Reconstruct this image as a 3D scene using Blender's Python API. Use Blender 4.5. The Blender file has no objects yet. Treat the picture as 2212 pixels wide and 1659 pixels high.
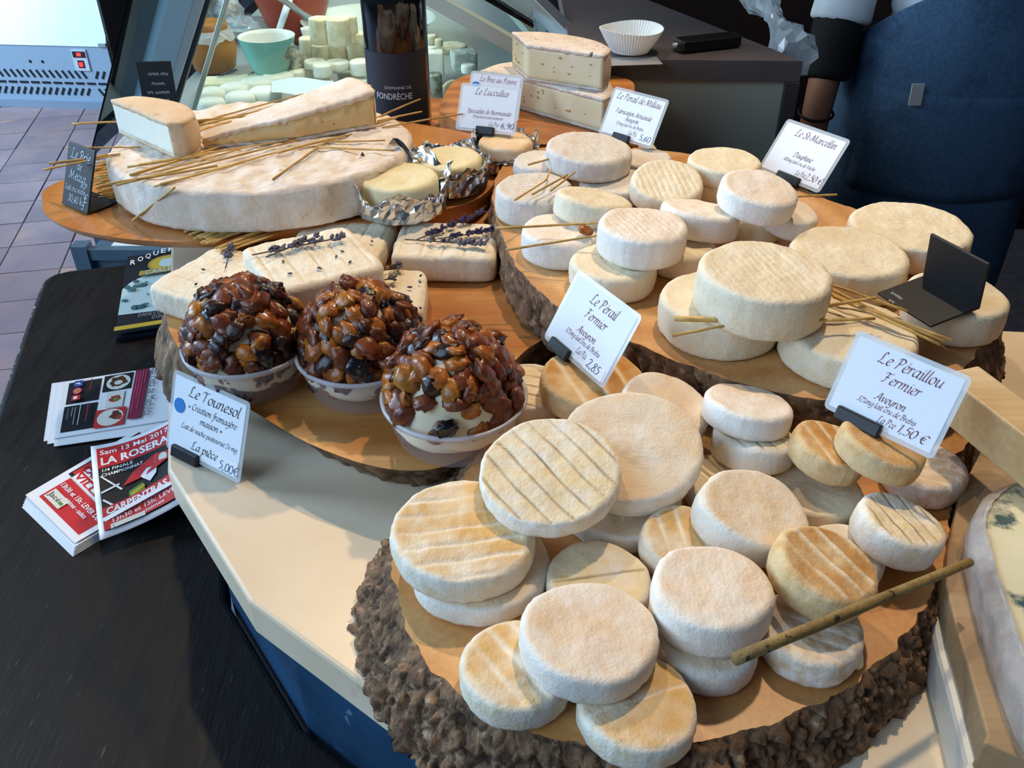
import bpy, bmesh, math, random
import numpy as np
from mathutils import Vector, Matrix, Euler, noise as mnoise

# ------------------------------------------------------------------ camera, world, lights, exposure
scene = bpy.context.scene
COL = scene.collection
F_PX, CXP, CYP = 1950.0, 1106.0, 829.5
CAM_H, PITCH = 0.47, math.radians(35)
cam_data = bpy.data.cameras.new('camera'); cam = bpy.data.objects.new('camera', cam_data); COL.objects.link(cam)
cam_data.sensor_fit = 'HORIZONTAL'; cam_data.sensor_width = 36.0; cam_data.lens = 36.0 * F_PX / 2212.0
cam_data.clip_start = 0.01
cam.location = (0, 0, CAM_H); cam.rotation_euler = (math.pi / 2 - PITCH, 0, 0)
scene.camera = cam
scene.view_settings.view_transform = 'Standard'; scene.view_settings.look = 'None'
scene.view_settings.gamma = 1.0; scene.view_settings.use_curve_mapping = False
scene.view_settings.exposure = 0.06

world = bpy.data.worlds.new('shop_ambience'); scene.world = world; world.use_nodes = True
wb = world.node_tree.nodes['Background']; wb.inputs[0].default_value = (0.55, 0.68, 0.95, 1); wb.inputs[1].default_value = 0.10

def light(name, kind, loc, target, energy, color, size=0.3, size_y=None, spot=60, blend=0.5):
    d = bpy.data.lights.new(name, kind); o = bpy.data.objects.new(name, d); COL.objects.link(o)
    d.energy = energy; d.color = color
    if kind == 'AREA':
        d.size = size
        if size_y: d.shape = 'RECTANGLE'; d.size_y = size_y
    elif kind == 'SPOT':
        d.spot_size = math.radians(spot); d.spot_blend = blend; d.shadow_soft_size = size
    else:
        d.shadow_soft_size = size
    o.location = loc
    o.rotation_euler = (Vector(target) - Vector(loc)).to_track_quat('-Z', 'Y').to_euler()
    return o
WARM = (1.0, 0.77, 0.50)
light('ceiling_spotlight', 'SPOT', (0.42, 1.30, 1.75), (0.12, 0.62, 0.0), 74, WARM, 0.035, spot=62, blend=0.6)
light('ceiling_spotlight', 'SPOT', (-0.45, 1.75, 1.85), (-0.22, 0.85, 0.0), 50, WARM, 0.035, spot=52, blend=0.7)
light('shop_window_daylight', 'AREA', (-2.6, -0.9, 1.5), (-0.2, 1.0, -0.2), 78, (0.50, 0.74, 1.0), 2.2, 2.2)
light('shop_doorway_daylight', 'AREA', (-4.6, 2.2, 1.6), (-1.8, 3.6, -0.7), 270, (0.50, 0.74, 1.0), 1.6, 2.4)

# ------------------------------------------------------------------ projection helpers (pixel -> point on a real plane)
def ray(px, py):
    r, d = (px - CXP) / F_PX, (py - CYP) / F_PX
    s, c = math.sin(PITCH), math.cos(PITCH)
    return np.array([r, c - d * s, -s - d * c])
def U(px, py, z):
    v = ray(px, py)
    return np.array([0, 0, CAM_H]) + v * ((z - CAM_H) / v[2])
def UY(px, py, y):
    v = ray(px, py)
    return np.array([0, 0, CAM_H]) + v * (y / v[1])
def depth(p):
    return p[1] * math.cos(PITCH) + (CAM_H - p[2]) * math.sin(PITCH)

# ------------------------------------------------------------------ objects
def tag(o, label=None, cat=None, group=None, kind=None):
    if label: o['label'] = label
    if cat: o['category'] = cat
    if group: o['group'] = group
    if kind: o['kind'] = kind
    return o
def thing(name, label, cat, loc=(0, 0, 0), rot=(0, 0, 0), group=None):
    o = bpy.data.objects.new(name, None); COL.objects.link(o); o.empty_display_size = 0.02
    o.location = loc; o.rotation_euler = rot
    return tag(o, label, cat, group)
def make_mesh(name, V, Fc, smooth=True, attr=None):
    me = bpy.data.meshes.new(name)
    me.from_pydata([tuple(map(float, v)) for v in V], [], [tuple(f) for f in Fc]); me.update()
    if smooth: me.shade_smooth()
    if attr is not None:
        for k, a in attr.items():
            at = me.attributes.new(k, 'FLOAT', 'POINT'); at.data.foreach_set('value', np.asarray(a, dtype=np.float32))
    return me
def obj(name, me, mat=None, parent=None, loc=(0, 0, 0), rot=(0, 0, 0), scale=None):
    o = bpy.data.objects.new(name, me); COL.objects.link(o)
    if mat is not None and len(me.materials) == 0: me.materials.append(mat)
    o.location = loc; o.rotation_euler = rot
    if scale is not None: o.scale = scale
    if parent is not None: o.parent = parent
    return o
def fix_normals(me):
    bm = bmesh.new(); bm.from_mesh(me); bmesh.ops.recalc_face_normals(bm, faces=bm.faces); bm.to_mesh(me); bm.free()
    return me

class MB:
    """collects shapes into one mesh"""
    def __init__(s): s.V = []; s.F = []
    def add(s, V, Fc):
        n = len(s.V); s.V += [tuple(v) for v in V]; s.F += [tuple(i + n for i in f) for f in Fc]; return s
    def box(s, lo, hi, M=None):
        x0, y0, z0 = lo; x1, y1, z1 = hi
        V = [(x0, y0, z0), (x1, y0, z0), (x1, y1, z0), (x0, y1, z0), (x0, y0, z1), (x1, y0, z1), (x1, y1, z1), (x0, y1, z1)]
        if M is not None: V = [tuple(M @ Vector(v)) for v in V]
        return s.add(V, [(0, 3, 2, 1), (4, 5, 6, 7), (0, 1, 5, 4), (1, 2, 6, 5), (2, 3, 7, 6), (3, 0, 4, 7)])
    def tube(s, pts, rad, seg=8, caps=True):
        pts = [Vector(p) for p in pts]; n = len(pts)
        if not hasattr(rad, '__len__'): rad = [rad] * n
        t = (pts[1] - pts[0]).normalized(); up = Vector((0, 0, 1)) if abs(t.z) < .9 else Vector((1, 0, 0))
        V = []
        for i, p in enumerate(pts):
            t = (pts[min(i + 1, n - 1)] - pts[max(i - 1, 0)]).normalized()
            a = t.cross(up).normalized(); b = a.cross(t)
            for k in range(seg):
                w = 2 * math.pi * k / seg
                V.append(p + (a * math.cos(w) + b * math.sin(w)) * rad[i])
        Fc = [(i * seg + k, i * seg + (k + 1) % seg, (i + 1) * seg + (k + 1) % seg, (i + 1) * seg + k) for i in range(n - 1) for k in range(seg)]
        if caps: Fc += [tuple(range(seg - 1, -1, -1)), tuple(range((n - 1) * seg, n * seg))]
        return s.add(V, Fc)
    def lathe(s, prof, seg=48, c=(0, 0, 0)):
        V = []; n = len(prof)
        for (r, z) in prof:
            for k in range(seg):
                w = 2 * math.pi * k / seg; V.append((c[0] + r * math.cos(w), c[1] + r * math.sin(w), c[2] + z))
        Fc = [(i * seg + k, i * seg + (k + 1) % seg, (i + 1) * seg + (k + 1) % seg, (i + 1) * seg + k) for i in range(n - 1) for k in range(seg)]
        return s.add(V, Fc)
    def prism(s, poly, z0, z1, inset=0.0):
        n = len(poly); c = np.mean(np.array(poly)[:, :2], 0)
        rings = [(0, z0), (0, z1 - inset), (inset, z1)] if inset else [(0, z0), (0, z1)]
        V = []
        for ins, z in rings:
            for p in poly:
                q = np.array(p[:2], float); d = c - q; L = np.linalg.norm(d)
                q = q + d / L * ins; V.append((q[0], q[1], z))
        m = len(rings)
        Fc = [tuple(range(n - 1, -1, -1)), tuple(range((m - 1) * n, m * n))]
        Fc += [(i * n + k, i * n + (k + 1) % n, (i + 1) * n + (k + 1) % n, (i + 1) * n + k) for i in range(m - 1) for k in range(n)]
        return s.add(V, Fc)
    def mesh(s, name, smooth=False, fix=True):
        me = make_mesh(name, s.V, s.F, smooth)
        return fix_normals(me) if fix else me
    def build(s, name, mat, parent=None, smooth=False, fix=True, **k):
        return obj(name, s.mesh(name, smooth, fix), mat, parent, **k)

def bevel(o, w=0.002, seg=2):
    m = o.modifiers.new('bevel', 'BEVEL'); m.width = w; m.segments = seg; m.limit_method = 'ANGLE'; m.angle_limit = math.radians(40)
    return o
def fbm(x, y, z, oct=3):
    return mnoise.fractal(Vector((x, y, z)), 1.0, 2.0, oct)
def nz(x, y, z): return mnoise.noise(Vector((x, y, z)))
def smooth_closed(pts, n):
    """closed Catmull-Rom through pts, n samples"""
    P = np.array(pts, float); m = len(P); out = []
    for i in range(n):
        u = i / n * m; k = int(u); t = u - k
        p0, p1, p2, p3 = P[(k - 1) % m], P[k % m], P[(k + 1) % m], P[(k + 2) % m]
        out.append(0.5 * (2 * p1 + (p2 - p0) * t + (2 * p0 - 5 * p1 + 4 * p2 - p3) * t * t + (3 * p1 - p0 - 3 * p2 + p3) * t ** 3))
    return np.array(out)
def resample_closed(P, n):
    P = np.array(P, float); Q = np.vstack([P, P[:1]]); d = np.r_[0, np.cumsum(np.linalg.norm(np.diff(Q, axis=0), axis=1))]
    s = np.linspace(0, d[-1], n, endpoint=False)
    return np.stack([np.interp(s, d, Q[:, i]) for i in range(P.shape[1])], 1)
def catmull(pts, per=6):
    P = [np.array(p, float) for p in pts]
    if len(P) == 2: return np.array(P)
    P = [2 * P[0] - P[1]] + P + [2 * P[-1] - P[-2]]; out = []
    for k in range(1, len(P) - 2):
        p0, p1, p2, p3 = P[k - 1:k + 3]
        for i in range(per):
            t = i / per
            out.append(0.5 * (2 * p1 + (p2 - p0) * t + (2 * p0 - 5 * p1 + 4 * p2 - p3) * t * t + (3 * p1 - p0 - 3 * p2 + p3) * t ** 3))
    out.append(P[-2]); return np.array(out)

# ------------------------------------------------------------------ materials
def srgb(h):
    if isinstance(h, str):
        c = [int(h[i:i + 2], 16) / 255 for i in (0, 2, 4)]
    else: c = h
    return tuple(((v / 12.92) if v <= 0.04045 else ((v + 0.055) / 1.055) ** 2.4) for v in c) + (1,)
MATS = {}
def mk(name, c1, c2=None, scale=20, rough=0.5, rough2=None, metal=0, spec=0.5, bump=0, bscale=None, detail=5, sss=0, trans=0, alpha=1, coat=0,
       stretch=(1, 1, 1), contrast=(0.35, 0.65), c3=None, c3scale=None, c3range=(0.6, 0.7), emit=0, ior=1.45, rnd=0):
    m = bpy.data.materials.new(name); m.use_nodes = True; N = m.node_tree.nodes; L = m.node_tree.links
    b = N['Principled BSDF']
    b.inputs['Roughness'].default_value = rough; b.inputs['Metallic'].default_value = metal
    b.inputs['Specular IOR Level'].default_value = spec; b.inputs['IOR'].default_value = ior
    b.inputs['Transmission Weight'].default_value = trans; b.inputs['Alpha'].default_value = alpha
    b.inputs['Coat Weight'].default_value = coat; b.inputs['Coat Roughness'].default_value = 0.1
    if sss:
        b.inputs['Subsurface Weight'].default_value = sss; b.inputs['Subsurface Radius'].default_value = (0.008, 0.005, 0.003); b.inputs['Subsurface Scale'].default_value = 0.5
    C1 = srgb(c1); b.inputs['Base Color'].default_value = C1
    if emit:
        b.inputs['Emission Color'].default_value = C1; b.inputs['Emission Strength'].default_value = emit
    tc = N.new('ShaderNodeTexCoord'); mp = N.new('ShaderNodeMapping'); L.new(tc.outputs['Object'], mp.inputs[0]); mp.inputs['Scale'].default_value = stretch
    oi = N.new('ShaderNodeObjectInfo'); ad = N.new('ShaderNodeVectorMath'); ad.operation = 'ADD'
    sc = N.new('ShaderNodeVectorMath'); sc.operation = 'SCALE'; L.new(oi.outputs['Random'], sc.inputs[0]); sc.inputs['Scale'].default_value = 7.3
    L.new(mp.outputs[0], ad.inputs[0]); L.new(sc.outputs[0], ad.inputs[1])
    vec = ad.outputs[0]
    col = None
    def noise(s, d=detail, rg=0.6):
        n = N.new('ShaderNodeTexNoise'); n.inputs['Scale'].default_value = s; n.inputs['Detail'].default_value = d; n.inputs['Roughness'].default_value = rg
        L.new(vec, n.inputs['Vector']); return n.outputs['Fac']
    def ramp(src, lo, hi):
        r = N.new('ShaderNodeMapRange'); r.inputs['From Min'].default_value = lo; r.inputs['From Max'].default_value = hi; L.new(src, r.inputs[0]); return r.outputs[0]
    def mix(f, a, bcol):
        x = N.new('ShaderNodeMix'); x.data_type = 'RGBA'; L.new(f, x.inputs[0])
        for i, v in ((6, a), (7, bcol)):
            if isinstance(v, tuple): x.inputs[i].default_value = v
            else: L.new(v, x.inputs[i])
        return x.outputs[2]
    m['_'] = 1
    if c2 is not None:
        f = ramp(noise(scale), *contrast); col = mix(f, C1, srgb(c2))
        if rough2 is not None:
            r = N.new('ShaderNodeMapRange'); L.new(f, r.inputs[0]); r.inputs['To Min'].default_value = rough; r.inputs['To Max'].default_value = rough2; L.new(r.outputs[0], b.inputs['Roughness'])
    if c3 is not None:
        f3 = ramp(noise(c3scale or scale * 3), *c3range); col = mix(f3, col if col is not None else C1, srgb(c3))
    if rnd:
        hsv = N.new('ShaderNodeHueSaturation'); r = N.new('ShaderNodeMapRange'); L.new(oi.outputs['Random'], r.inputs[0]); r.inputs['To Min'].default_value = 1 - rnd; r.inputs['To Max'].default_value = 1 + rnd
        L.new(r.outputs[0], hsv.inputs['Value'])
        if col is not None: L.new(col, hsv.inputs['Color'])
        else: hsv.inputs['Color'].default_value = C1
        col = hsv.outputs[0]
    if col is not None:
        L.new(col, b.inputs['Base Color'])
        if emit: L.new(col, b.inputs['Emission Color'])
    if bump:
        bn = N.new('ShaderNodeBump'); bn.inputs['Strength'].default_value = bump; bn.inputs['Distance'].default_value = 0.002
        L.new(noise(bscale or scale * 2, 6), bn.inputs['Height']); L.new(bn.outputs[0], b.inputs['Normal'])
    m['noise_col'] = 0
    MATS[name] = m; return m
def add_mark(m, attr, color, amount=1.0):
    """mix a colour in where the mesh attribute is high (grooves, bloom, dry patches of a rind)"""
    N = m.node_tree.nodes; L = m.node_tree.links; b = N['Principled BSDF']
    at = N.new('ShaderNodeAttribute'); at.attribute_name = attr
    x = N.new('ShaderNodeMix'); x.data_type = 'RGBA'; ml = N.new('ShaderNodeMath'); ml.operation = 'MULTIPLY'; ml.use_clamp = True
    ml.inputs[1].default_value = amount; L.new(at.outputs['Fac'], ml.inputs[0]); L.new(ml.outputs[0], x.inputs[0])
    if b.inputs['Base Color'].is_linked: L.new(b.inputs['Base Color'].links[0].from_socket, x.inputs[6])
    else: x.inputs[6].default_value = b.inputs['Base Color'].default_value
    x.inputs[7].default_value = srgb(color); L.new(x.outputs[2], b.inputs['Base Color'])
    return m
def wood(name, c1, c2, c3, axis=0, rings=9, distort=3, rough=0.45, center=None, ring_mode=False, coat=0.0, scale=1.0):
    m = bpy.data.materials.new(name); m.use_nodes = True; N = m.node_tree.nodes; L = m.node_tree.links; b = N['Principled BSDF']
    tc = N.new('ShaderNodeTexCoord'); mp = N.new('ShaderNodeMapping'); L.new(tc.outputs['Object'], mp.inputs[0])
    if center is not None: mp.inputs['Location'].default_value = (-center[0], -center[1], 0)
    w = N.new('ShaderNodeTexWave'); w.wave_type = 'RINGS' if ring_mode else 'BANDS'
    if ring_mode: w.rings_direction = 'Z'
    else: w.bands_direction = 'XYZ'[axis]
    w.inputs['Scale'].default_value = rings; w.inputs['Distortion'].default_value = distort; w.inputs['Detail'].default_value = 3; w.inputs['Detail Scale'].default_value = 1.6
    L.new(mp.outputs[0], w.inputs['Vector'])
    n = N.new('ShaderNodeTexNoise'); n.inputs['Scale'].default_value = 4 * scale; n.inputs['Detail'].default_value = 6; L.new(mp.outputs[0], n.inputs['Vector'])
    mp2 = N.new('ShaderNodeMapping'); L.new(tc.outputs['Object'], mp2.inputs[0]); st = [240.0] * 3; st[(axis + 1) % 2] = 18.0 if not ring_mode else 240.0; mp2.inputs['Scale'].default_value = st
    n2 = N.new('ShaderNodeTexNoise'); n2.inputs['Scale'].default_value = 1; n2.inputs['Detail'].default_value = 4; L.new(mp2.outputs[0], n2.inputs['Vector'])
    x = N.new('ShaderNodeMix'); x.data_type = 'RGBA'; L.new(w.outputs['Fac'], x.inputs[0]); x.inputs[6].default_value = srgb(c1); x.inputs[7].default_value = srgb(c2)
    r = N.new('ShaderNodeMapRange'); r.inputs['From Min'].default_value = .42; r.inputs['From Max'].default_value = .72; L.new(n.outputs['Fac'], r.inputs[0])
    y = N.new('ShaderNodeMix'); y.data_type = 'RGBA'; L.new(r.outputs[0], y.inputs[0]); L.new(x.outputs[2], y.inputs[6]); y.inputs[7].default_value = srgb(c3)
    r2 = N.new('ShaderNodeMapRange'); r2.inputs['From Min'].default_value = .3; r2.inputs['From Max'].default_value = .75; r2.inputs['To Min'].default_value = .88; r2.inputs['To Max'].default_value = 1.1; L.new(n2.outputs['Fac'], r2.inputs[0])
    hs = N.new('ShaderNodeHueSaturation'); L.new(r2.outputs[0], hs.inputs['Value']); L.new(y.outputs[2], hs.inputs['Color']); L.new(hs.outputs[0], b.inputs['Base Color'])
    b.inputs['Roughness'].default_value = rough; b.inputs['Coat Weight'].default_value = coat
    bn = N.new('ShaderNodeBump'); bn.inputs['Strength'].default_value = .12; bn.inputs['Distance'].default_value = .001; L.new(n2.outputs['Fac'], bn.inputs['Height']); L.new(bn.outputs[0], b.inputs['Normal'])
    MATS[name] = m; return m
# ------------------------------------------------------------------ lettering: a pen-stroke alphabet for the chancery cards and for handwriting
GL = {
'a':"40|34,38 24,42 10,34 5,16 10,2 20,4 30,16 34,40|34,42 30,14 33,1 40,6", 'b':"38|14,72 8,36 6,8 14,1 26,8 32,26 26,40 16,38 8,26", 'c':"32|30,36 22,42 10,34 5,16 10,3 20,1 29,8",
'd':"40|34,38 22,42 10,34 5,16 10,2 20,4 30,18|38,72 33,30 32,4 40,6", 'e':"32|7,18 20,22 29,32 24,42 14,38 6,20 8,5 18,0 29,8", 'f':"26|34,66 28,72 21,64 16,30 12,-10 6,-24 -2,-20|6,40 28,40",
'g':"38|33,38 22,42 10,34 5,18 10,6 20,8 30,20|34,42 31,8 26,-18 14,-26 2,-20", 'h':"40|12,72 8,36 5,0|7,22 18,40 28,40 30,26 28,6 33,0 40,6", 'i':"18|3,34 10,42 10,20 9,4 13,0 19,6|10,53 15,61",
'k':"36|12,72 8,36 5,0|28,40 8,20|12,22 22,8 34,0", 'l':"18|12,72 8,36 7,6 11,0 18,6", 'm':"58|3,34 9,42 9,24 6,0|9,24 18,40 27,40 28,24 25,0|28,24 37,40 46,40 48,24 46,4 50,0 57,6",
'n':"40|3,34 9,42 9,24 6,0|9,24 18,40 28,40 30,24 28,4 32,0 39,6", 'o':"36|18,42 8,34 5,16 11,1 22,2 31,14 31,32 24,42 17,42", 'p':"38|3,34 9,42 9,20 3,-26|9,24 20,41 30,40 33,24 26,6 16,0 8,8",
'r':"28|3,34 9,42 9,24 6,0|9,22 18,40 28,38", 's':"28|26,38 17,42 10,34 14,25 22,16 20,4 10,0 2,5", 't':"24|14,58 10,34 9,6 14,0 23,6|3,40 24,41", 'u':"40|3,34 9,42 8,16 12,1 22,4 32,20|34,42 31,18 32,2 40,6",
'v':"34|2,36 8,42 11,24 14,1 24,14 31,32 29,42", 'x':"36|3,38 12,40 20,4 32,3|30,41 4,1", 'y':"38|3,34 9,42 8,18 13,2 22,5 32,20|34,42 31,8 24,-20 12,-26 2,-20", 'z':"34|4,40 30,40|30,40 4,1|4,1 32,2",
'L':"46|32,60 24,68 17,58 15,20 4,2 20,3 34,0 46,6", 'P':"44|17,66 14,30 8,0|2,54 12,67 32,66 40,52 30,36 14,34", 'F':"44|20,64 16,30 8,2 -2,2|0,54 8,66 26,62 46,68|8,36 30,36", 'A':"54|-2,4 10,6 32,66|32,66 38,64 44,10 52,1|14,24 42,24",
'M':"70|-2,4 6,6 20,66|20,66 30,4|30,4 54,66|54,66 56,8 66,1", 'B':"46|17,66 14,30 8,0|2,54 12,67 32,66 38,54 28,38 14,36|28,38 40,26 34,6 20,0 6,2", 'S':"40|38,56 30,68 16,62 14,48 28,32 30,14 18,0 2,8",
'N':"60|-2,2 6,8 16,66|16,66 42,0|42,0 50,56 60,66", 'D':"54|18,64 14,30 8,0|2,54 18,68 36,64 48,40 38,10 20,0 4,2", 'T':"44|24,64 20,30 14,0|0,52 8,66 26,63 46,68", 'C':"44|42,56 30,67 14,54 7,28 14,4 28,0 42,12",
'V':"46|4,58 12,66 16,40 20,2 36,36 48,66", 'O':"44|26,66 8,50 6,20 18,0 36,14 40,46 25,66",
'0':"34|18,62 7,48 5,16 14,0 26,6 32,30 28,56 17,62", '1':"22|6,48 18,62|18,62 16,30 15,0", '2':"34|6,50 14,62 26,58 26,42 14,18 4,0|4,0 34,2", '3':"34|8,56 20,62 28,52 18,36 28,24 24,6 8,0 2,6",
'4':"34|22,62 4,20|4,20 34,20|25,38 20,-4", '5':"34|32,62 13,62|13,62 10,38 24,38 28,18 18,2 3,2", '6':"34|28,60 12,44 5,18 12,0 26,8 28,26 18,34 7,22", '8':"34|18,34 8,46 12,60 24,62 28,50 18,34 6,18 8,2 22,0 30,14 18,34",
'9':"34|28,50 20,62 8,52 8,36 20,32 29,52 26,24 14,0", ',':"16|8,6 8,0 3,-10", '.':"14|5,1 8,3", '%':"42|12,62 5,52 10,44 18,52 12,62|36,60 4,0|30,18 24,8 30,0 36,10 30,18", '-':"24|3,22 20,22",
'€':"40|40,54 28,63 15,50 11,28 15,8 27,0 38,6|3,38 30,38|2,26 28,26", '«':"30|14,34 6,22|6,22 14,10|24,34 16,22|16,22 24,10", '»':"30|6,34 14,22|14,22 6,10|16,34 24,22|24,22 16,10", ' ':"20",
}
GL['é'] = GL['e'] + "|18,52 27,63"; GL['è'] = GL['e'] + "|24,51 14,62"
def pen_text(s, size, nib=0.075, minw=0.022, shear=0.2, nib_ang=40, wob=0, seed=0):
    """2-D triangles of a line of pen lettering; x starts at 0, baseline y=0; returns V (n,2), faces, width"""
    V, Fc = [], []; x = 0; na = math.radians(nib_ang); nv = np.array([math.cos(na), math.sin(na)]) * nib; rr = random.Random(seed)
    for ch in s:
        g = GL.get(ch)
        if g is None: x += 30; continue
        bits = g.split('|'); dy = rr.uniform(-wob, wob)
        for st in bits[1:]:
            P = np.array([[float(q) for q in p.split(',')] for p in st.split()]) / 100.0
            P = catmull(P, 4); P[:, 0] += x / 100.0; P[:, 1] += dy
            P[:, 0] += shear * P[:, 1]
            n = len(V); T = np.gradient(P, axis=0); T /= (np.linalg.norm(T, axis=1, keepdims=True) + 1e-9); Nn = np.stack([-T[:, 1], T[:, 0]], 1)
            for p, nn in zip(P, Nn):
                w = max(abs(float(nn @ nv)), minw) * 0.5
                V.append((p + nn * w) * size); V.append((p - nn * w) * size)
            Fc += [(n + 2 * i, n + 2 * i + 1, n + 2 * i + 3, n + 2 * i + 2) for i in range(len(P) - 1)]
        x += int(bits[0])
    return np.array(V) if V else np.zeros((0, 2)), Fc, (x / 100.0) * size
FONT_CACHE = {}
def print_text(s, size, bold=0.0, shear=0.0, spacing=1.0):
    """2-D triangles of printed lettering in Blender's built-in face"""
    cu = bpy.data.curves.new('t', 'FONT'); cu.body = s; cu.size = size; cu.offset = bold * size; cu.shear = shear; cu.space_character = spacing; cu.resolution_u = 2; cu.fill_mode = 'FRONT'
    o = bpy.data.objects.new('t', cu); COL.objects.link(o); bpy.context.view_layer.update()
    dg = bpy.context.evaluated_depsgraph_get(); me = bpy.data.meshes.new_from_object(o.evaluated_get(dg))
    V = np.array([v.co[:2] for v in me.vertices]) if len(me.vertices) else np.zeros((0, 2)); Fc = [tuple(p.vertices) for p in me.polygons]
    bpy.data.objects.remove(o); bpy.data.meshes.remove(me); bpy.data.curves.remove(cu)
    return V, Fc, (V[:, 0].max() if len(V) else 0)
def place_text(pieces, f, name, mat, parent):
    """pieces: list of (V2, F, x, y) ; f maps (x, y) -> local 3-D point"""
    mb = MB()
    for V, Fc, x, y in pieces: mb.add([f(v[0] + x, v[1] + y) for v in V], Fc)
    return obj(name, make_mesh(name, mb.V, mb.F, False), mat, parent)
def line(kind, s, size, x, y, align='c', width=None, **k):
    V, Fc, w = (pen_text if kind == 'pen' else print_text)(s, size, **k)
    if width and w > 0: V = V * np.array([width / w, 1.0]); w = width
    return (V, Fc, x - (w / 2 if align == 'c' else (w if align == 'r' else 0)), y)
# ------------------------------------------------------------------ materials shared below
M_marble = mk('cream_marble', 'E9D9C2', 'DCC6A8', scale=6, rough=0.32, c3='B9A085', c3scale=14, c3range=(0.66, 0.74), bump=0.03)
M_bluepaint = mk('worn_blue_paint', '1B4668', '0F2C46', scale=9, rough=0.5, c3='5E86A0', c3scale=40, c3range=(0.66, 0.74), bump=0.2)
M_darkwood = mk('black_stained_wood', '15110F', '0A0808', scale=14, rough=0.42, rough2=0.6, spec=0.3, stretch=(6, 0.7, 1), bump=0.25, bscale=60, c3='4A433C', c3scale=60, c3range=(0.66, 0.76))
M_tile = mk('terracotta_tile', 'AE8C88', '978086', scale=5, rough=0.30, rough2=0.45, bump=0.1, c3='C59A88', c3scale=3, rnd=0.10)
M_grout = mk('grey_grout', '8A8894', '74737E', scale=30, rough=0.8)
M_bark = mk('rough_bark', '967456', '5C4230', scale=70, rough=0.85, c3='B99A7A', c3scale=120, c3range=(0.56, 0.70), bump=1.0, bscale=260)
add_mark(M_bark, 'crack', '1C120C', 0.85)
M_barkpale = mk('pale_split_bark', '8A6A4C', '5A4230', scale=40, rough=0.8, c3='B09470', c3scale=60, c3range=(0.58, 0.7), bump=0.7, bscale=120)
add_mark(M_barkpale, 'crack', '1F140E', 0.9)
M_top_front = wood('pale_ring_wood', 'DBA86C', 'C88C50', 'C08347', ring_mode=True, center=(-0.02, 0.06), rings=9, distort=1.6, rough=0.42)
M_top_olive = wood('olive_wood', 'D49D5E', 'B87639', 'A76730', axis=1, rings=5, distort=6, rough=0.34, coat=0.15)
M_top_third = wood('honey_ring_wood', 'D6A56C', 'C48B52', 'B88049', ring_mode=True, center=(0.02, 0.03), rings=8, distort=1.6, rough=0.45)
M_top_brie = wood('smooth_orange_wood', 'C98C50', 'B77438', 'A9652E', axis=0, rings=4, distort=4, rough=0.3, coat=0.25)
M_plank = wood('red_brown_plank', 'C17F43', 'A2632F', '8F5226', axis=1, rings=8, distort=4, rough=0.42)
M_palewood = wood('pale_beech', 'E2C79C', 'D9BA8B', 'CDAA78', axis=1, rings=6, distort=2, rough=0.5)
M_greywood = wood('greyed_board_wood', 'A98D6A', '9C7F5E', '8E7252', axis=1, rings=5, distort=2.5, rough=0.6)

# ------------------------------------------------------------------ floor of terracotta tiles
FLOOR_Z = -0.92
fl = MB().box((-6.5, -2.5, FLOOR_Z - 0.05), (4.5, 7.5, FLOOR_Z - 0.0035)).build('floor', M_grout); tag(fl, kind='structure')
YAW = math.radians(12)
tile_me = MB().box((-0.0975, -0.0975, -0.008), (0.0975, 0.0975, 0.0)).mesh('tile'); tile_me.materials.append(M_tile)
cand = []
for i in range(-40, 40):
    for j in range(0, 40):
        lx, ly = i * 0.2 - 1.2, j * 0.2 + 1.2
        x, y = lx * math.cos(YAW) - ly * math.sin(YAW), lx * math.sin(YAW) + ly * math.cos(YAW)
        d = np.array([x, y, FLOOR_Z - CAM_H]); zc = d[1] * math.cos(PITCH) - d[2] * math.sin(PITCH)
        if zc < .2: continue
        px = CXP + F_PX * x / zc; py = CYP + F_PX * (-y * math.sin(PITCH) - d[2] * math.cos(PITCH)) / zc
        if -330 < px < 430 and 195 < py < 1000: cand.append((zc, x, y))
rt = random.Random(4)
for n, (zc, x, y) in enumerate(sorted(cand)[:300]):
    obj('tile', tile_me, None, fl, loc=(x, y, FLOOR_Z + rt.uniform(-0.0015, 0.0005)), rot=(rt.uniform(-.004, .004), rt.uniform(-.004, .004), YAW))

# walls: the dark back of the shop
M_wall = mk('dark_brown_wall', '2A211D', '1E1714', scale=3, rough=0.8)
M_wall2 = mk('deep_red_brown_wall', '2B1513', '180D0C', scale=2, rough=0.7)
w = MB().box((-6.5, 6.2, FLOOR_Z), (4.5, 6.3, 2.4)).build('wall_back', M_wall); tag(w, kind='structure')
w = MB().box((2.3, -1.0, FLOOR_Z), (2.4, 6.2, 2.4)).build('wall_right', M_wall2); tag(w, kind='structure')
w = MB().box((0.30, 2.95, FLOOR_Z), (2.29, 3.05, 2.4)).build('wall_staff', M_wall2); tag(w, kind='structure')

# ------------------------------------------------------------------ marble counter
v0 = U(365, 772, 0)[:2]; v1 = U(361, 1014, 0)[:2]; v2 = U(538, 1298, 0)[:2]; v3 = U(764, 1465, 0)[:2]
ed = (v0 - v1) / np.linalg.norm(v0 - v1)
v00 = v1 + ed * (1.42 - v1[1]) / ed[1]
dd = (v3 - v2) / np.linalg.norm(v3 - v2); v4 = v2 + dd * 0.36
outline = [v00, v1, v2, v4, np.array([1.0, v4[1] - 0.02]), np.array([1.0, 0.72]), np.array([0.485, 0.765]), np.array([0.47, 0.86]), np.array([0.375, 1.06]), np.array([0.22, 1.20]), np.array([0.20, 1.34]), np.array([-0.1, 1.42])]
ct = thing('display_counter', 'cream marble topped counter with worn blue painted base under the boards', 'counter', (0.3, 0.8, FLOOR_Z))
def rel(P, o): return [np.r_[np.array(p, float)[:2] - np.array(o.location[:2]), 0] for p in P]
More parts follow.
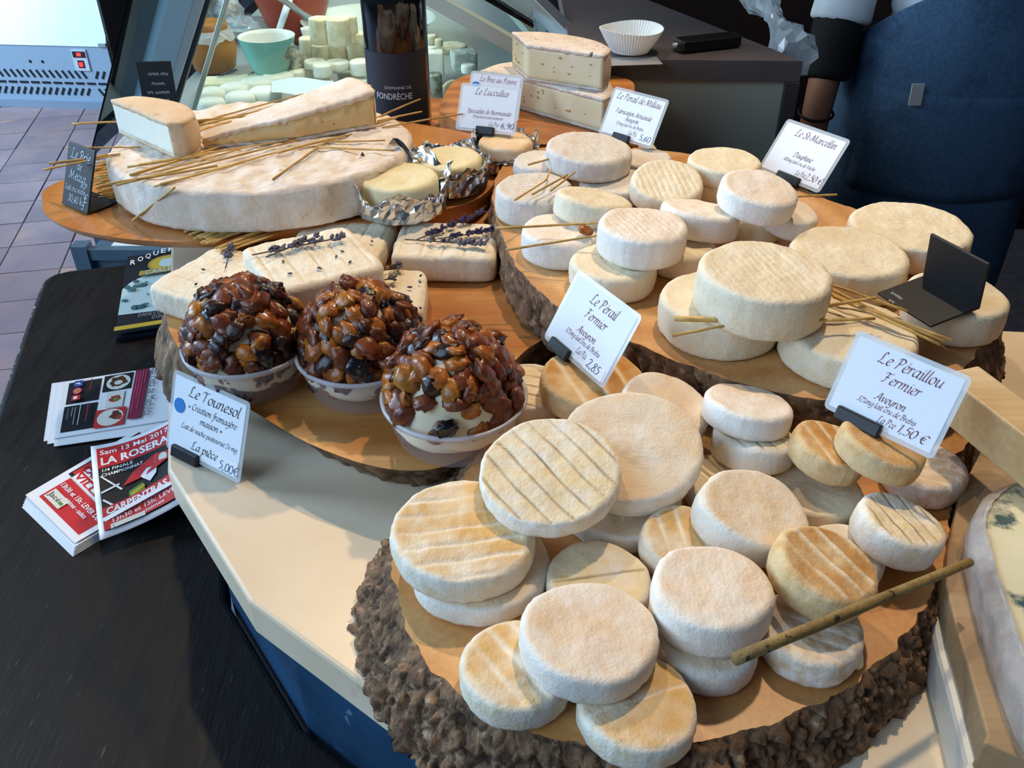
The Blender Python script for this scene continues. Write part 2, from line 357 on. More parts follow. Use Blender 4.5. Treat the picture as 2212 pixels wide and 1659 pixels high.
top = MB().prism(rel(outline, ct), -0.034 - FLOOR_Z, 0.0 - FLOOR_Z).build('marble_top', M_marble, ct); bevel(top, 0.003, 2)
cc = np.array([0.3, 0.8])
def inset(P, d):
    P = [np.array(p, float) for p in P]; n = len(P); out = []
    area = sum(P[i][0] * P[(i + 1) % n][1] - P[(i + 1) % n][0] * P[i][1] for i in range(n)); sg = 1 if area > 0 else -1
    for i in range(n):
        a = P[i] - P[i - 1]; b = P[(i + 1) % n] - P[i]; a /= np.linalg.norm(a); b /= np.linalg.norm(b)
        na = np.array([-a[1], a[0]]) * sg; nb = np.array([-b[1], b[0]]) * sg; m = na + nb; m /= (m @ na)
        out.append(P[i] + m * d)
    return out
base_poly = inset(outline, 0.022)
MB().prism(rel(base_poly, ct), 0.0, -0.0345 - FLOOR_Z).build('blue_base', M_bluepaint, ct)

# ------------------------------------------------------------------ black wooden table on the left
TZ = -0.16
tc_ = [U(0, 872, TZ)[:2], U(62, 690, TZ)[:2], U(92, 612, TZ)[:2], U(112, 592, TZ)[:2], U(150, 583, TZ)[:2], U(235, 574, TZ)[:2], U(380, 556, TZ)[:2]]
far_r = tc_[-1]; left_dir = (tc_[0] - tc_[1]); left_dir /= np.linalg.norm(left_dir)
gap_poly = inset(outline, 0.018)
right_side = [gap_poly[0] * 0.0 + gap_poly[1] + (gap_poly[0] - gap_poly[1]) * ((far_r[1] - gap_poly[1][1]) / (gap_poly[0][1] - gap_poly[1][1])), gap_poly[1], gap_poly[2], gap_poly[3]]
tpoly = tc_[::1] + right_side + [np.array([gap_poly[3][0], -0.25]), tc_[0] + left_dir * 1.15]
tb = thing('side_table', 'low black stained wooden table with worn edge left of the counter', 'table', (-0.35, 0.6, FLOOR_Z))
o = MB().prism(rel(tpoly, tb), TZ - 0.035 - FLOOR_Z, TZ - FLOOR_Z).build('table_top', M_darkwood, tb); bevel(o, 0.006, 3)
M_edge = mk('worn_table_edge', '3A342E', '1A1613', scale=60, rough=0.45, c3='A59C8C', c3scale=90, c3range=(0.55, 0.65), bump=0.5)
for k, (dz, rr_) in enumerate(((-0.008, 0.004), (-0.017, 0.0045), (-0.027, 0.004))):
    pts = catmull([tuple(tc_[0] + left_dir * 0.6)] + [tuple(p) for p in tc_], 8)
    MB().tube([(p[0] + 0.35, p[1] - 0.6, TZ + dz - FLOOR_Z) for p in pts], rr_, 6).build('edge_moulding', M_edge, tb, smooth=True)
for (lx, ly) in ((-0.60, 1.10), (-0.36, 1.10), (-0.60, 0.0), (-0.2, 0.0)):
    MB().box((lx + 0.35 - 0.025, ly - 0.6 - 0.025, 0), (lx + 0.35 + 0.025, ly - 0.6 + 0.025, TZ - 0.036 - FLOOR_Z)).build('leg', M_darkwood, tb)

# ------------------------------------------------------------------ boards (live-edge slabs)
def slab(name, label, pts, zt, zb, flare, m_top, m_bark, n=420, rows=10, relief=0.006, cell=90, edge_drop=0.0, seed=0, under=None, ragged=0.0):
    P = resample_closed(smooth_closed(pts, 400), n)
    c = P.mean(0); area = np.sum(P[:, 0] * np.roll(P[:, 1], -1) - np.roll(P[:, 0], -1) * P[:, 1])
    if area < 0: P = P[::-1]
    T = np.roll(P, -1, 0) - np.roll(P, 1, 0); T /= np.linalg.norm(T, axis=1, keepdims=True); Nn = np.stack([T[:, 1], -T[:, 0]], 1)
    if ragged:
        P = P + Nn * np.array([ragged * fbm(p[0] * 60, p[1] * 60, seed) for p in P])[:, None]
    t = thing(name, label, 'board', (c[0], c[1], zb))
    fl_ = np.array([flare(p) if callable(flare) else flare for p in P])
    for _ in range(3): fl_ = (fl_ + np.roll(fl_, 1) + np.roll(fl_, -1)) / 3
    topv = [(p[0] - c[0], p[1] - c[1], zt - zb) for p in P]
    face = obj('wood_face', fix_normals(make_mesh('wood_face', topv + [(0, 0, zt - zb)], [(i, (i + 1) % n, n) for i in range(n)], False)), m_top, t)
    V, Fc, cr = [], [], []
    for r in range(rows + 1):
        u = r / rows
        for i in range(n):
            q = P[i] + Nn[i] * fl_[i] * (u ** (0.8 if relief else 1.9)); z = zt + (zb - zt) * u
            if relief:
                wx, wy = nz(q[0] * cell, q[1] * cell, z * cell) * 0.7, nz(q[0] * cell + 9, q[1] * cell, z * cell) * 0.7
                qb = q - Nn[i] * fl_[i] * (u ** 0.8) * 0.5
                vd, _vp = mnoise.voronoi(Vector((qb[0] * cell + wx, qb[1] * cell + wy, z * cell * 0.55 + seed)))
                f = min(1.0, (vd[1] - vd[0]) * 4.5); lump = fbm(q[0] * cell * 1.9, q[1] * cell * 1.9, z * cell * 1.9 + seed, 7)
                tilt_ = nz(_vp[0][0] * 3.1, _vp[0][1] * 3.1, _vp[0][2] * 3.1)
                d = relief * (f * 0.36 + lump * 0.42 + tilt_ * 0.38 - 0.25) * min(1, u * 3 + 0.08)
            else: d, f = 0, 1
            V.append((q[0] - c[0] + Nn[i][0] * d, q[1] - c[1] + Nn[i][1] * d, z - zb + (d * 0.7 * min(1, fl_[i] * 40) if 0 < r < rows else 0))); cr.append(max(0, 1 - f * 2.2) if r else 0)
    for r in range(rows):
        for i in range(n):
            a, b2 = r * n + i, r * n + (i + 1) % n; Fc.append((a, a + n, b2 + n, b2))
    k = len(V); V.append((0, 0, 0)); cr.append(0); Fc += [(rows * n + i, k, rows * n + (i + 1) % n) for i in range(n)]
    obj('bark' if relief else 'rim', fix_normals(make_mesh('bark', V, Fc, True, {'crack': cr})), m_bark, t)
    return t, P
def px_poly(L, z): return [tuple(U(x, y, z)[:2]) for x, y in L]

# front slab with the thick bark on its left side
ZF = 0.046
front_pts = px_poly([(965, 1075), (880, 1130), (852, 1200), (858, 1280), (882, 1362), (915, 1420), (970, 1478), (1080, 1555), (1180, 1592), (1290, 1614), (1400, 1620), (1510, 1602), (1620, 1572), (1730, 1538), (1810, 1500), (1890, 1440), (1955, 1370), (2010, 1290), (2040, 1210), (2052, 1110), (2056, 1000)], ZF) \
    + [(0.36, 0.56), (0.31, 0.615), (0.20, 0.64), (0.07, 0.635)] + px_poly([(1090, 830), (1062, 930)], ZF)
front_board, FRONT = slab('bark_edged_board', 'round wood slice with thick crumbly bark at the very front of the display', front_pts, ZF, 0.001,
    lambda p: 0.029 if p[0] < 0.0 else (0.026 if p[0] < 0.12 and p[1] < 0.5 else (0.016 if p[1] < 0.5 else 0.006)), M_top_front, M_bark, n=1200, rows=36, relief=0.0072, cell=80, seed=1, ragged=0.003)
# olive slab with the raisin cups
ZO = 0.046
olive_pts = px_poly([(372, 640), (362, 700), (400, 770), (480, 845), (560, 896), (640, 944), (710, 976), (790, 1003), (870, 1016), (950, 1010), (1025, 975), (1068, 900), (1085, 820), (1130, 762), (1188, 724)], ZO) \
    + [(0.085, 0.74), (0.09, 0.88), (0.07, 1.0), (0.05, 1.10), (-0.04, 1.145), (-0.13, 1.13), (-0.20, 1.06), (-0.26, 0.95), (-0.315, 0.84)]
olive_board, OLIVE = slab('olive_wood_board', 'glossy olive wood slab holding the three raisin cups and lavender cheeses', olive_pts, ZO, 0.001,
    lambda p: 0.020 if (p[0] < -0.28 and p[1] < 0.78) else (0.004 if p[1] > 0.62 or p[0] > -0.02 else -0.034), M_top_olive, M_barkpale, n=520, rows=10, relief=0.005, cell=50, seed=5)
# third slab, resting on the other two
ZT = 0.091
third_pts = px_poly([(1066, 445), (1085, 510), (1120, 580), (1190, 650), (1290, 702), (1375, 742), (1460, 778), (1560, 815), (1660, 843), (1770, 862), (1880, 862), (1990, 842), (2075, 800), (2118, 745), (2145, 690), (2110, 610), (2010, 530), (1900, 470), (1790, 432), (1650, 372), (1500, 335), (1340, 318), (1180, 318), (1100, 345), (1070, 390)], ZT)
third_board, THIRD = slab('bark_edged_board', 'large raised wood slice with dark cracked bark carrying the white cheeses at right', third_pts, ZT, 0.048,
    lambda p: 0.022 if p[0] > 0.36 else 0.004, M_top_third, M_bark, n=620, rows=14, relief=0.007, cell=45, seed=9, ragged=0.002)
# brie board : smooth rounded tray, rests on the olive slab
ZB = 0.075
brie_pts = px_poly([(92, 440), (100, 465), (150, 492), (230, 510), (320, 520), (410, 522), (520, 515), (620, 498), (720, 482), (830, 476), (940, 458), (1030, 430), (1072, 392), (1100, 352)], ZB) + [(0.0, 1.075), (-0.06, 1.12), (-0.14, 1.16), (-0.25, 1.20), (-0.36, 1.18), (-0.44, 1.10), (-0.485, 1.0)] + px_poly([(102, 405)], ZB)
brie_board, BRIE = slab('smooth_tray_board', 'smooth orange wooden tray board under the brie, overhanging the counter', brie_pts, ZB, 0.047, lambda p: -0.055 if p[0] < -0.22 else -0.008, M_top_brie, M_top_brie, n=200, rows=10, relief=0)
# plank under the bottle, thick block under the peppered brie
plank = thing('wooden_plank', 'flat red-brown plank under the wine bottle behind the boards', 'board', (0.02, 1.26, 0.001))
MB().prism([(-0.24, -0.075, 0), (0.15, -0.085, 0), (0.16, 0.10, 0), (-0.30, 0.12, 0)], 0, 0.039).build('plank_body', M_plank, plank); bevel(plank.children[0], 0.003, 2)
blk_pts = [tuple(U(x, y, 0.082)[:2]) for x, y in ((952, 222), (965, 250), (1060, 290), (1180, 312), (1290, 300), (1330, 262))] + [(0.17, 1.32), (0.03, 1.36), (-0.07, 1.34)]
block_board, BLOCK = slab('wood_block', 'thick orange wood block under the stacked peppered brie', blk_pts, 0.082, 0.041, -0.002, M_plank, M_plank, n=160, rows=6, relief=0)
# right-hand boards
rb = [U(2143, 928, 0.055)[:2], U(2075, 1060, 0.055)[:2], U(2046, 1190, 0.055)[:2], U(2044, 1260, 0.055)[:2], U(2064, 1350, 0.055)[:2], U(2092, 1440, 0.055)[:2], U(2132, 1586, 0.055)[:2], U(2124, 1604, 0.055)[:2]]
wb_ = thing('cheese_board', 'thin greyed wooden board under the blue cheese at right edge', 'board', (0.40, 0.42, 0.033))
poly = [p - np.array([0.40, 0.42]) for p in rb] + [np.array([0.02, -0.26]), np.array([0.24, -0.26]), np.array([0.24, 0.18]), np.array([0.06, 0.17])]
o = MB().prism(poly, 0, 0.022).build('board_body', M_greywood, wb_); bevel(o, 0.0015, 2)
M_pale_slab = mk('pale_grey_stone', 'D9D6CE', 'C9C5BB', scale=12, rough=0.4, bump=0.05)
wb2 = thing('stone_slab', 'pale grey stone slab beneath the greyed board at right edge', 'board', (0.40, 0.42, 0.001))
poly2 = [p + np.array([-0.004 if i < 7 else 0, 0]) for i, p in enumerate(poly[3:8])]; poly2 = [np.array([-0.085, 0.05]), *poly2, *poly[8:]]
o = MB().prism(poly2, 0, 0.031).build('slab_body', M_pale_slab, wb2); bevel(o, 0.004, 2)
e1 = U(2114, 789, .125)[:2]; dv = U(2212, 861, .125)[:2] - e1; dv /= np.linalg.norm(dv); nv_ = np.array([-dv[1], dv[0]]); wv = (U(2150, 893, .125)[:2] - e1) @ nv_
pp = [e1 + nv_ * wv, e1, e1 + dv * .24, e1 + dv * .24 + nv_ * wv]
pw = thing('pale_plank', 'pale beech plank lying across the right end of the boards', 'board', (float(pp[0][0]), float(pp[0][1]), 0.0925))
o = MB().prism([p - pp[0] for p in pp], 0, 0.0325).build('plank_body', M_palewood, pw); bevel(o, 0.0015, 2)
# ------------------------------------------------------------------ soft cheeses
def cheese_material(name, rind, top, mark, mottle, top_amt=0.8, mark_amt=0.8, rough=0.75, bump=0.5, sss=0.12):
    m = mk(name, rind, mottle, scale=85, rough=rough, bump=bump, bscale=420, sss=sss, contrast=(0.42, 0.72), spec=0.3, rnd=0.025)
    add_mark(m, 'top', top, top_amt); add_mark(m, 'groove', mark, mark_amt); return m
CM = {
 'smooth': cheese_material('smooth_ivory_rind', 'F1EADF', 'EACDA6', 'F4E9D6', 'E9DCC8', 0.9),
 'pinkish': cheese_material('pale_pink_rind', 'F1E9DF', 'EBCFAF', 'E2C8A6', 'EBDDCB', 0.9, 0.5),
 'lined': cheese_material('lined_cream_rind', 'F1EBE2', 'EAD09C', '8A755A', 'E8D6B4', 0.9, 0.85),
 'tan': cheese_material('golden_lined_rind', 'EFE6D8', 'DFB474', 'F4E9D4', 'E6CE9F', 1.0, 0.9),
 'brown': cheese_material('toasted_brown_rind', 'E2C699', 'C58C48', 'EFDFC0', 'D2A86C', 1.0, 0.9),
 'white': cheese_material('white_bloomy_rind', 'F3EFE9', 'EFD9C2', 'E2D2BE', 'ECE2D5', 0.8, 0.4),
 'grey': cheese_material('greyish_rind', 'DFD7CD', 'DBCBB8', 'C2B4A6', 'C9C3C0', 0.75, 0.5),
 'butter': cheese_material('butter_yellow_rind', 'EEE3CC', 'E6D2AF', 'F3E8D2', 'E7D6B2', 0.8, 0.55),
 'patchy': cheese_material('patchy_brown_white_rind', 'EFE7DB', 'D0A877', 'F3ECE2', 'CFA878', 0.5, 0.8),
}
def cheese_mesh(R, h, seed, wob=0.03, groove=None, sag=0.0, lump=0.0012, seg=88, rect=None, e=None):
    """disc with rounded rim; groove=(angle, pitch, width, depth, first, count)"""
    rs = random.Random(seed); e = e or min(0.24 * h, 0.0055); h0 = h
    if groove: seg = max(seg, 150)
    prof = [((R - e) * u, h, 1.0) for u in (np.linspace(0, 1, 42 if groove else max(10, int(R / .0018))))]
    for a in (15, 32, 50, 68, 85): prof.append((R - e + e * math.sin(math.radians(a)), h - e + e * math.cos(math.radians(a)), max(0, 1 - a / 40)))
    prof += [(R * 1.008, h * 0.5, 0), (R, e * 0.9, 0)]
    for a in (35, 70): prof.append((R - e * .8 + e * .8 * math.cos(math.radians(a)), e * .8 - e * .8 * math.sin(math.radians(a)), 0))
    prof += [(R * 0.6, 0, 0), (0, 0, 0)]
    V, Fc, top, gr = [], [], [], []
    ph = [rs.uniform(0, 6.28) for _ in range(6)]; am = [rs.uniform(.3, 1) for _ in range(6)]
    so = rs.uniform(0, 50)
    for (r, z, tp) in prof:
        for k in range(seg):
            th = 2 * math.pi * k / seg
            f = 1 + wob * (am[0] * math.sin(2 * th + ph[0]) * .6 + am[1] * math.sin(3 * th + ph[1]) * .5 + am[2] * math.sin(5 * th + ph[2]) * .25 + am[3] * math.sin(8 * th + ph[3]) * .12) + 0.006 * nz(math.cos(th) * 9, math.sin(th) * 9, so)
            cx_, sy_ = math.cos(th), math.sin(th)
            if rect:
                sq = (abs(cx_ / rect[0]) ** 9 + abs(sy_ / rect[1]) ** 9) ** (-1 / 9); x, y = cx_ * sq * r / R * f, sy_ * sq * r / R * f
            else: x, y = r * f * cx_, r * f * sy_
            n1 = nz(x * 55 + so, y * 55, so); n2 = nz(x * 190, y * 190 + so, z * 190)
            zz = z; g = 0.0
            if z > h * .45:
                zz += lump * (n1 * 1.1 + n2 * .35) * min(1, max(.35, (z / h - .5) * 2.2)) - sag * (r / R) ** 2
                if groove and tp > 0.01:
                    a, pitch, wd, dep, lo, hi = groove
                    s = x * math.cos(a) + y * math.sin(a) + nz(x * 40, y * 40, so + 4) * .0012
                    q = s / pitch; kk = round(q)
                    if lo <= kk <= hi:
                        d = (s - kk * pitch) / wd; g = math.exp(-d * d) * (0.75 + 0.7 * nz(x * 45, y * 45, so + 8)); g = max(0, min(1, g)) * min(1, tp * 1.5)
                        zz -= dep * g
            if 0 < z < h * .9:
                b = 1 + 0.018 * n2 + 0.012 * n1; x, y = x * b, y * b
            V.append((x, y, max(zz, 0.0 if r else 0))); gr.append(g)
            top.append(max(0, min(1, tp * (0.66 + 0.65 * nz(x * 34 + 7, y * 34, so + 2) + .45 * nz(x * 110, y * 110, so + 3)))))
    n = len(prof)
    Fc = [(i * seg + k, (i + 1) * seg + k, (i + 1) * seg + (k + 1) % seg, i * seg + (k + 1) % seg) for i in range(n - 1) for k in range(seg)]
    return make_mesh('cheese', V, Fc, True, {'top': top, 'groove': gr})

# height field on which discs settle like things laid down by hand
GX0, GY0, GR = -0.6, 0.2, 0.0025
GW, GH = 460, 440
HF = np.zeros((GH, GW)); gx = GX0 + GR * np.arange(GW); gy = GY0 + GR * np.arange(GH); GXX, GYY = np.meshgrid(gx, gy)
def raster(P, z):
    P = np.array(P)[::3]; x, y = GXX.ravel(), GYY.ravel(); inside = np.zeros(x.shape, bool); n = len(P)
    for i in range(n):
        x1, y1 = P[i]; x2, y2 = P[(i + 1) % n]
        c = ((y1 > y) != (y2 > y)) & (x < (x2 - x1) * (y - y1) / ((y2 - y1) + 1e-12) + x1); inside ^= c
    m = inside.reshape(GXX.shape); HF[m] = np.maximum(HF[m], z)
raster(FRONT, ZF); raster(OLIVE, ZO); raster(THIRD, ZT)
def rest_plane(cx, cy, R):
    m = (GXX - cx) ** 2 + (GYY - cy) ** 2 < (0.9 * R) ** 2
    x, y, h = GXX[m] - cx, GYY[m] - cy, HF[m]
    a0 = b0 = 0.0; span = 0.5
    for it in range(6):
        A, B = np.meshgrid(a0 + np.linspace(-span, span, 9), b0 + np.linspace(-span, span, 9)); A, B = A.ravel(), B.ravel()
        Cc = np.max(h[None] - A[:, None] * x[None] - B[:, None] * y[None], 1) + 0.0004 * (A * A + B * B)
        k = np.argmin(Cc); a0, b0 = A[k], B[k]; span *= 0.32
    c = np.max(h - a0 * x - b0 * y); return a0, b0, c
PLACED = {}
def put_cheese(key, cx, cy, w, h, kind, label, cat='cheese', groove=None, wob=0.03, seed=None, spin=None, group=None, tilt=None, sag=0.0, maxtilt=0.24, zmin=None):
    h = h * (0.84 if key[0] == 'p' else 0.86 if key[0] == 'q' else 1.0)
    seed = seed if seed is not None else hash_(key); zmin = zmin if zmin is not None else (ZF if key[0] == 'p' else ZT if key[0] == 'q' else ZB)
    def solve(zc):
        p = U(cx, cy, zc); R = w / 2 * depth(p) / F_PX
        m = (GXX - p[0]) ** 2 + (GYY - p[1]) ** 2 < (0.9 * R) ** 2
        if tilt is None:
            a, b, c = rest_plane(p[0], p[1], R); sl = math.hypot(a, b)
            if sl > maxtilt: a, b = a * maxtilt / sl, b * maxtilt / sl
        else: a, b = tilt
        c = np.max(HF[m] - a * (GXX[m] - p[0]) - b * (GYY[m] - p[1]))
        nrm = Vector((-a, -b, 1)).normalized()
        return p, R, a, b, c, nrm, c + h * nrm.z
    best = None; prev = None
    for zc in np.arange(zmin + h, zmin + h + 0.085, 0.004):
        r_ = solve(zc); df = r_[6] - zc
        if best is None or abs(df) < abs(best[0]): best = (df, zc)
        if df <= 0 and prev is not None:
            za, zb_ = prev, zc
            for it in range(4):
                zm = (za + zb_) / 2
                if solve(zm)[6] - zm <= 0: zb_ = zm
                else: za = zm
            best = (0, zb_); break
        if df <= 0: best = (df, zc); break
        prev = zc
    z = best[1]
    p, R, a, b, c, nrm, _zt = solve(z); z = c + h * nrm.z
    basep = np.array([p[0] - nrm.x * h, p[1] - nrm.y * h, c + 0.0004])
    g = None
    if groove: ang, pitch, wd, dep, lo, hi = groove; g = (math.radians(ang), pitch, wd, dep, lo, hi)
    o = obj(cat_name(kind), cheese_mesh(R, h, seed, wob, g, sag), CM[kind])
    q = Vector((0, 0, 1)).rotation_difference(nrm)
    o.rotation_mode = 'QUATERNION'; o.rotation_quaternion = q
    o.location = basep; tag(o, label, 'cheese', group)
    m = (GXX - p[0]) ** 2 + (GYY - p[1]) ** 2 < (R * 1.0) ** 2
    rr = np.sqrt((GXX[m] - p[0]) ** 2 + (GYY[m] - p[1]) ** 2) / R
    top = c + h / nrm.z + a * (GXX[m] - p[0]) + b * (GYY[m] - p[1]) - 0.25 * h * rr ** 8
    HF[m] = np.maximum(HF[m], top); PLACED[key] = (p, R, h, nrm, z)
    return o
def hash_(k): return sum((i + 1) * ord(c) for i, c in enumerate(k)) * 7
def cat_name(kind): return 'soft_cheese'
GF = 'soft cheeses on the front board'; GT = 'soft cheeses on the raised board'
gl = lambda ang, pitch=0.011, wd=0.0009, dep=0.0011, n=4: (ang, pitch, wd, dep, -n, n)
# ---- front board: lower layer first
put_cheese('p1b', 1035, 1205, 300, .018, 'smooth', 'pale flat cheese peeking out beneath the golden-lined one at front left', group=GF)
put_cheese('p4', 1340, 1070, 262, .018, 'smooth', 'smooth cheese almost hidden under the widest flat cheese', group=GF)
put_cheese('p25', 1135, 830, 175, .024, 'lined', 'lined cream cheese right behind the frontmost raisin cup', group=GF, groove=gl(70, .012))
put_cheese('p24', 1283, 812, 228, .024, 'brown', 'golden brown cheese carrying the leftmost front price card', group=GF, groove=gl(20, .02, .002, .0006, 2), maxtilt=.06)
put_cheese('p23', 1440, 868, 195, .018, 'pinkish', 'pale cheese leaning behind the widest flat cheese on the front board', group=GF)
put_cheese('p5', 1293, 1245, 228, .022, 'lined', 'cream cheese half covered by the large smooth front cheese', group=GF, groove=gl(100, .03, .001, .0005))
put_cheese('p7', 1115, 1430, 245, .024, 'tan', 'pale ridged cheese lower left on the front board', group=GF, groove=gl(35, .013, .0022, .0012, 2), seed=5)
put_cheese('p8', 1378, 1512, 258, .022, 'tan', 'yellowish crusted cheese nearest the camera at the front rim', group=GF, groove=gl(110, .03, .001, .0006), seed=12)
put_cheese('p10', 1530, 1368, 222, .024, 'pinkish', 'whitish cheese beneath the thick pink-topped cheese beside the twig end', group=GF)
put_cheese('p11', 1478, 1162, 180, .022, 'tan', 'small mottled cheese between the pink-topped and pear-shaped cheeses', group=GF, groove=gl(10, .012, .0016, .0008, 2))
put_cheese('p13', 1573, 1032, 182, .022, 'lined', 'small cream cheese with four dark score lines', group=GF, groove=(25, .0115, .0012, .0016, -1, 2))
put_cheese('p14', 1766, 1052, 195, .020, 'butter', 'plain buttery cheese behind the pear-shaped one', group=GF)
put_cheese('p15b', 1825, 1188, 172, .020, 'pinkish', 'pale cheese tucked behind the toasted brown ridged cheese', group=GF)
put_cheese('p16', 1755, 1350, 222, .024, 'patchy', 'white cheese with brown patches and a drip under the twig', group=GF, groove=gl(60, .009, .0016, .0006))
put_cheese('p17', 1953, 1120, 192, .026, 'lined', 'squarish thick cheese with faint lines at the right rim of the front board', group=GF, groove=gl(15, .010, .0008, .0006, 2), wob=.05)
put_cheese('p19', 1632, 935, 178, .024, 'lined', 'scored cream cheese under the small white cheese against the bark', group=GF, groove=gl(20, .010, .0008, .001, 3))
put_cheese('p20', 1800, 955, 168, .022, 'brown', 'small tan cheese with white ridges left of the rightmost price card', group=GF, groove=gl(15, .012, .0016, .0008, 2))
put_cheese('p22', 2000, 1000, 175, .024, 'patchy', 'brown and white cheese under the lower right corner of the price card', group=GF, groove=gl(60, .009, .0014, .0006))
put_cheese('p1', 1000, 1138, 316, .024, 'tan', 'large golden cheese with white lines at the left of the front board', group=GF, groove=gl(100, .0135, .0016, .0012, 3), seed=33)
put_cheese('p3', 1362, 958, 312, .020, 'smooth', 'widest smooth flat cheese in the middle of the front board', group=GF, wob=.02)
put_cheese('p2', 1187, 1012, 305, .017, 'lined', 'large cream cheese with thin diagonal dark lines and yellow spots', group=GF, groove=gl(35, .0125, .0008, .0013, 3), wob=.015)
put_cheese('p6', 1275, 1358, 296, .022, 'pinkish', 'large smooth white cheese on top at the centre front', group=GF, wob=.035, seed=8)
put_cheese('p9', 1540, 1262, 260, .030, 'pinkish', 'thick smooth cheese with rounded pinkish top beside the twig', group=GF, wob=.03)
put_cheese('p12', 1635, 1092, 242, .026, 'smooth', 'smooth pear-shaped ivory cheese lying on top', group=GF, wob=.075, seed=21)
put_cheese('p15', 1792, 1215, 228, .024, 'brown', 'toasted brown cheese with raised white ridges', group=GF, groove=gl(35, .0125, .0016, -.0014, 2), seed=4)
put_cheese('p18', 1620, 862, 192, .022, 'white', 'small white bloomy cheese stacked against the dark bark', group=GF, wob=.02)
put_cheese('p21', 1915, 948, 185, .022, 'brown', 'buttery cheese holding up the rightmost front price card', group=GF)
# drip of the patchy cheese
# ---- raised board
put_cheese('q2', 1172, 345, 125, .024, 'grey', 'grey-white cheese behind the straw at the back left of the raised board', group=GT)
put_cheese('q3', 1395, 338, 112, .022, 'grey', 'grey cheese at the back holding the tilted card of the raised board', group=GT)
put_cheese('q4', 1330, 388, 150, .020, 'grey', 'flat grey cheese under the big round grey one', group=GT)
put_cheese('q5', 1155, 403, 172, .034, 'grey', 'thick grey-white cheese with straw at the left tip of the raised board', group=GT, groove=gl(100, .006, .0006, .0004, 7))
put_cheese('q1', 1273, 316, 190, .026, 'grey', 'big round greyish cheese on top at the back of the raised board', group=GT, groove=gl(60, .006, .0006, .0004, 7))
put_cheese('q7', 1212, 493, 172, .030, 'white', 'white cheese with a raisin on it at the left rim of the raised board', group=GT)
put_cheese('q9', 1326, 562, 188, .028, 'butter', 'cream cheese at the front left rim right above the leftmost front card', group=GT)
put_cheese('q12', 1470, 525, 150, .026, 'butter', 'buttery cheese in shade between two white ones on the raised board', group=GT)
put_cheese('q13', 1622, 468, 138, .022, 'butter', 'low buttery cheese in the middle of the raised board', group=GT)
put_cheese('q16', 1712, 452, 118, .024, 'white', 'small white cheese below the tilted card at the far rim', group=GT)
put_cheese('q14b', 1562, 385, 135, .020, 'butter', 'cheese hidden in shade under the rearmost creamy disc', group=GT)
put_cheese('q6', 1285, 424, 170, .026, 'butter', 'yellowish ridged cheese leaning on the grey ones', group=GT, groove=gl(30, .0055, .0007, .0006, 8))
put_cheese('q10', 1442, 388, 157, .024, 'butter', 'yellowish striped cheese tilted towards the camera at the back', group=GT, groove=gl(10, .006, .0009, .0007, 6), tilt=(0.0, 0.25))
put_cheese('q8', 1390, 482, 195, .032, 'white', 'white cheese on top leaning over the straws', group=GT, groove=gl(20, .0055, .0006, .0004, 8))
put_cheese('q11', 1515, 448, 173, .028, 'white', 'round white cheese on top in the middle of the raised board', group=GT)
put_cheese('q14', 1566, 344, 157, .022, 'butter', 'rearmost creamy disc on the raised board', group=GT)
put_cheese('q15', 1643, 402, 170, .026, 'white', 'white cheese just left of the far tilted card', group=GT)
put_cheese('q20', 1968, 485, 255, .030, 'butter', 'big cheese sloping at the far right rim of the raised board', group=GT, groove=gl(80, .006, .0006, .0004, 8))
put_cheese('q18', 1562, 643, 270, .034, 'butter', 'large cheese under the biggest round one on the raised board', group=GT)
put_cheese('q21', 1835, 708, 283, .032, 'butter', 'large glistening cheese behind the rightmost front card', group=GT)
put_cheese('q22', 2068, 632, 212, .034, 'butter', 'large cheese at the right rim under the black slate stand', group=GT)
put_cheese('q17', 1655, 582, 285, .040, 'butter', 'biggest thick round cheese on top of the raised board', group=GT, groove=gl(15, .0055, .0006, .0004, 9), wob=.02)
put_cheese('q19', 1838, 528, 252, .036, 'butter', 'big yellowish cheese with fine ridges behind the biggest round one', group=GT, groove=gl(60, .0055, .0007, .0005, 9))
for k, v in PLACED.items(): 0 and print(k, v[0].round(3), round(v[1], 3), 'n', tuple(round(t, 2) for t in v[3]), round(v[4], 3))
# ------------------------------------------------------------------ brie wheel and wedges
M_brie = mk('white_brie_rind', 'EDE4DC', 'DCCAB6', scale=38, rough=0.8, bump=0.8, bscale=120, c3='C9A67E', c3scale=60, c3range=(0.66, 0.74), sss=0.08, spec=0.25)
M_brie_paste = mk('creamy_brie_paste', 'E8CF9C', 'DFC088', scale=22, rough=0.38, bump=0.25, bscale=60, sss=0.25)
M_tomme_paste = mk('white_goat_paste', 'F1EFE0', 'EAE9DA', scale=10, rough=0.5, sss=0.3, bump=0.05)
M_tomme_rind = mk('beige_washed_rind', 'D9B892', 'E4CDB0', scale=16, rough=0.75, c3='B98A58', c3scale=22, c3range=(0.6, 0.72), bump=0.4, bscale=150)
M_pep_paste = mk('pale_semi_soft_paste', 'EADBB8', 'E2CFA4', scale=14, rough=0.5, sss=0.25, bump=0.15)
M_pep_rind = mk('peppery_white_rind', 'E4D8CC', 'D2C0B2', scale=40, rough=0.85, c3='5E4C44', c3scale=130, c3range=(0.64, 0.70), bump=0.9, bscale=200)
M_hole = mk('cheese_hole', 'B9924F', rough=0.5)
raster(BRIE, ZB)
brie_c = np.array([-0.273, 0.960]); BR, BH = 0.163, 0.044; BY = 0.865
o = obj('round_brie', cheese_mesh(BR, BH, 77, wob=0.018, lump=0.0032, seg=150, e=0.006), M_brie); o.scale = (1, BY, 1); o.location = (brie_c[0], brie_c[1], ZB + 0.003)
tag(o, 'large white brie wheel with wrinkled rind covered in straw', 'cheese')
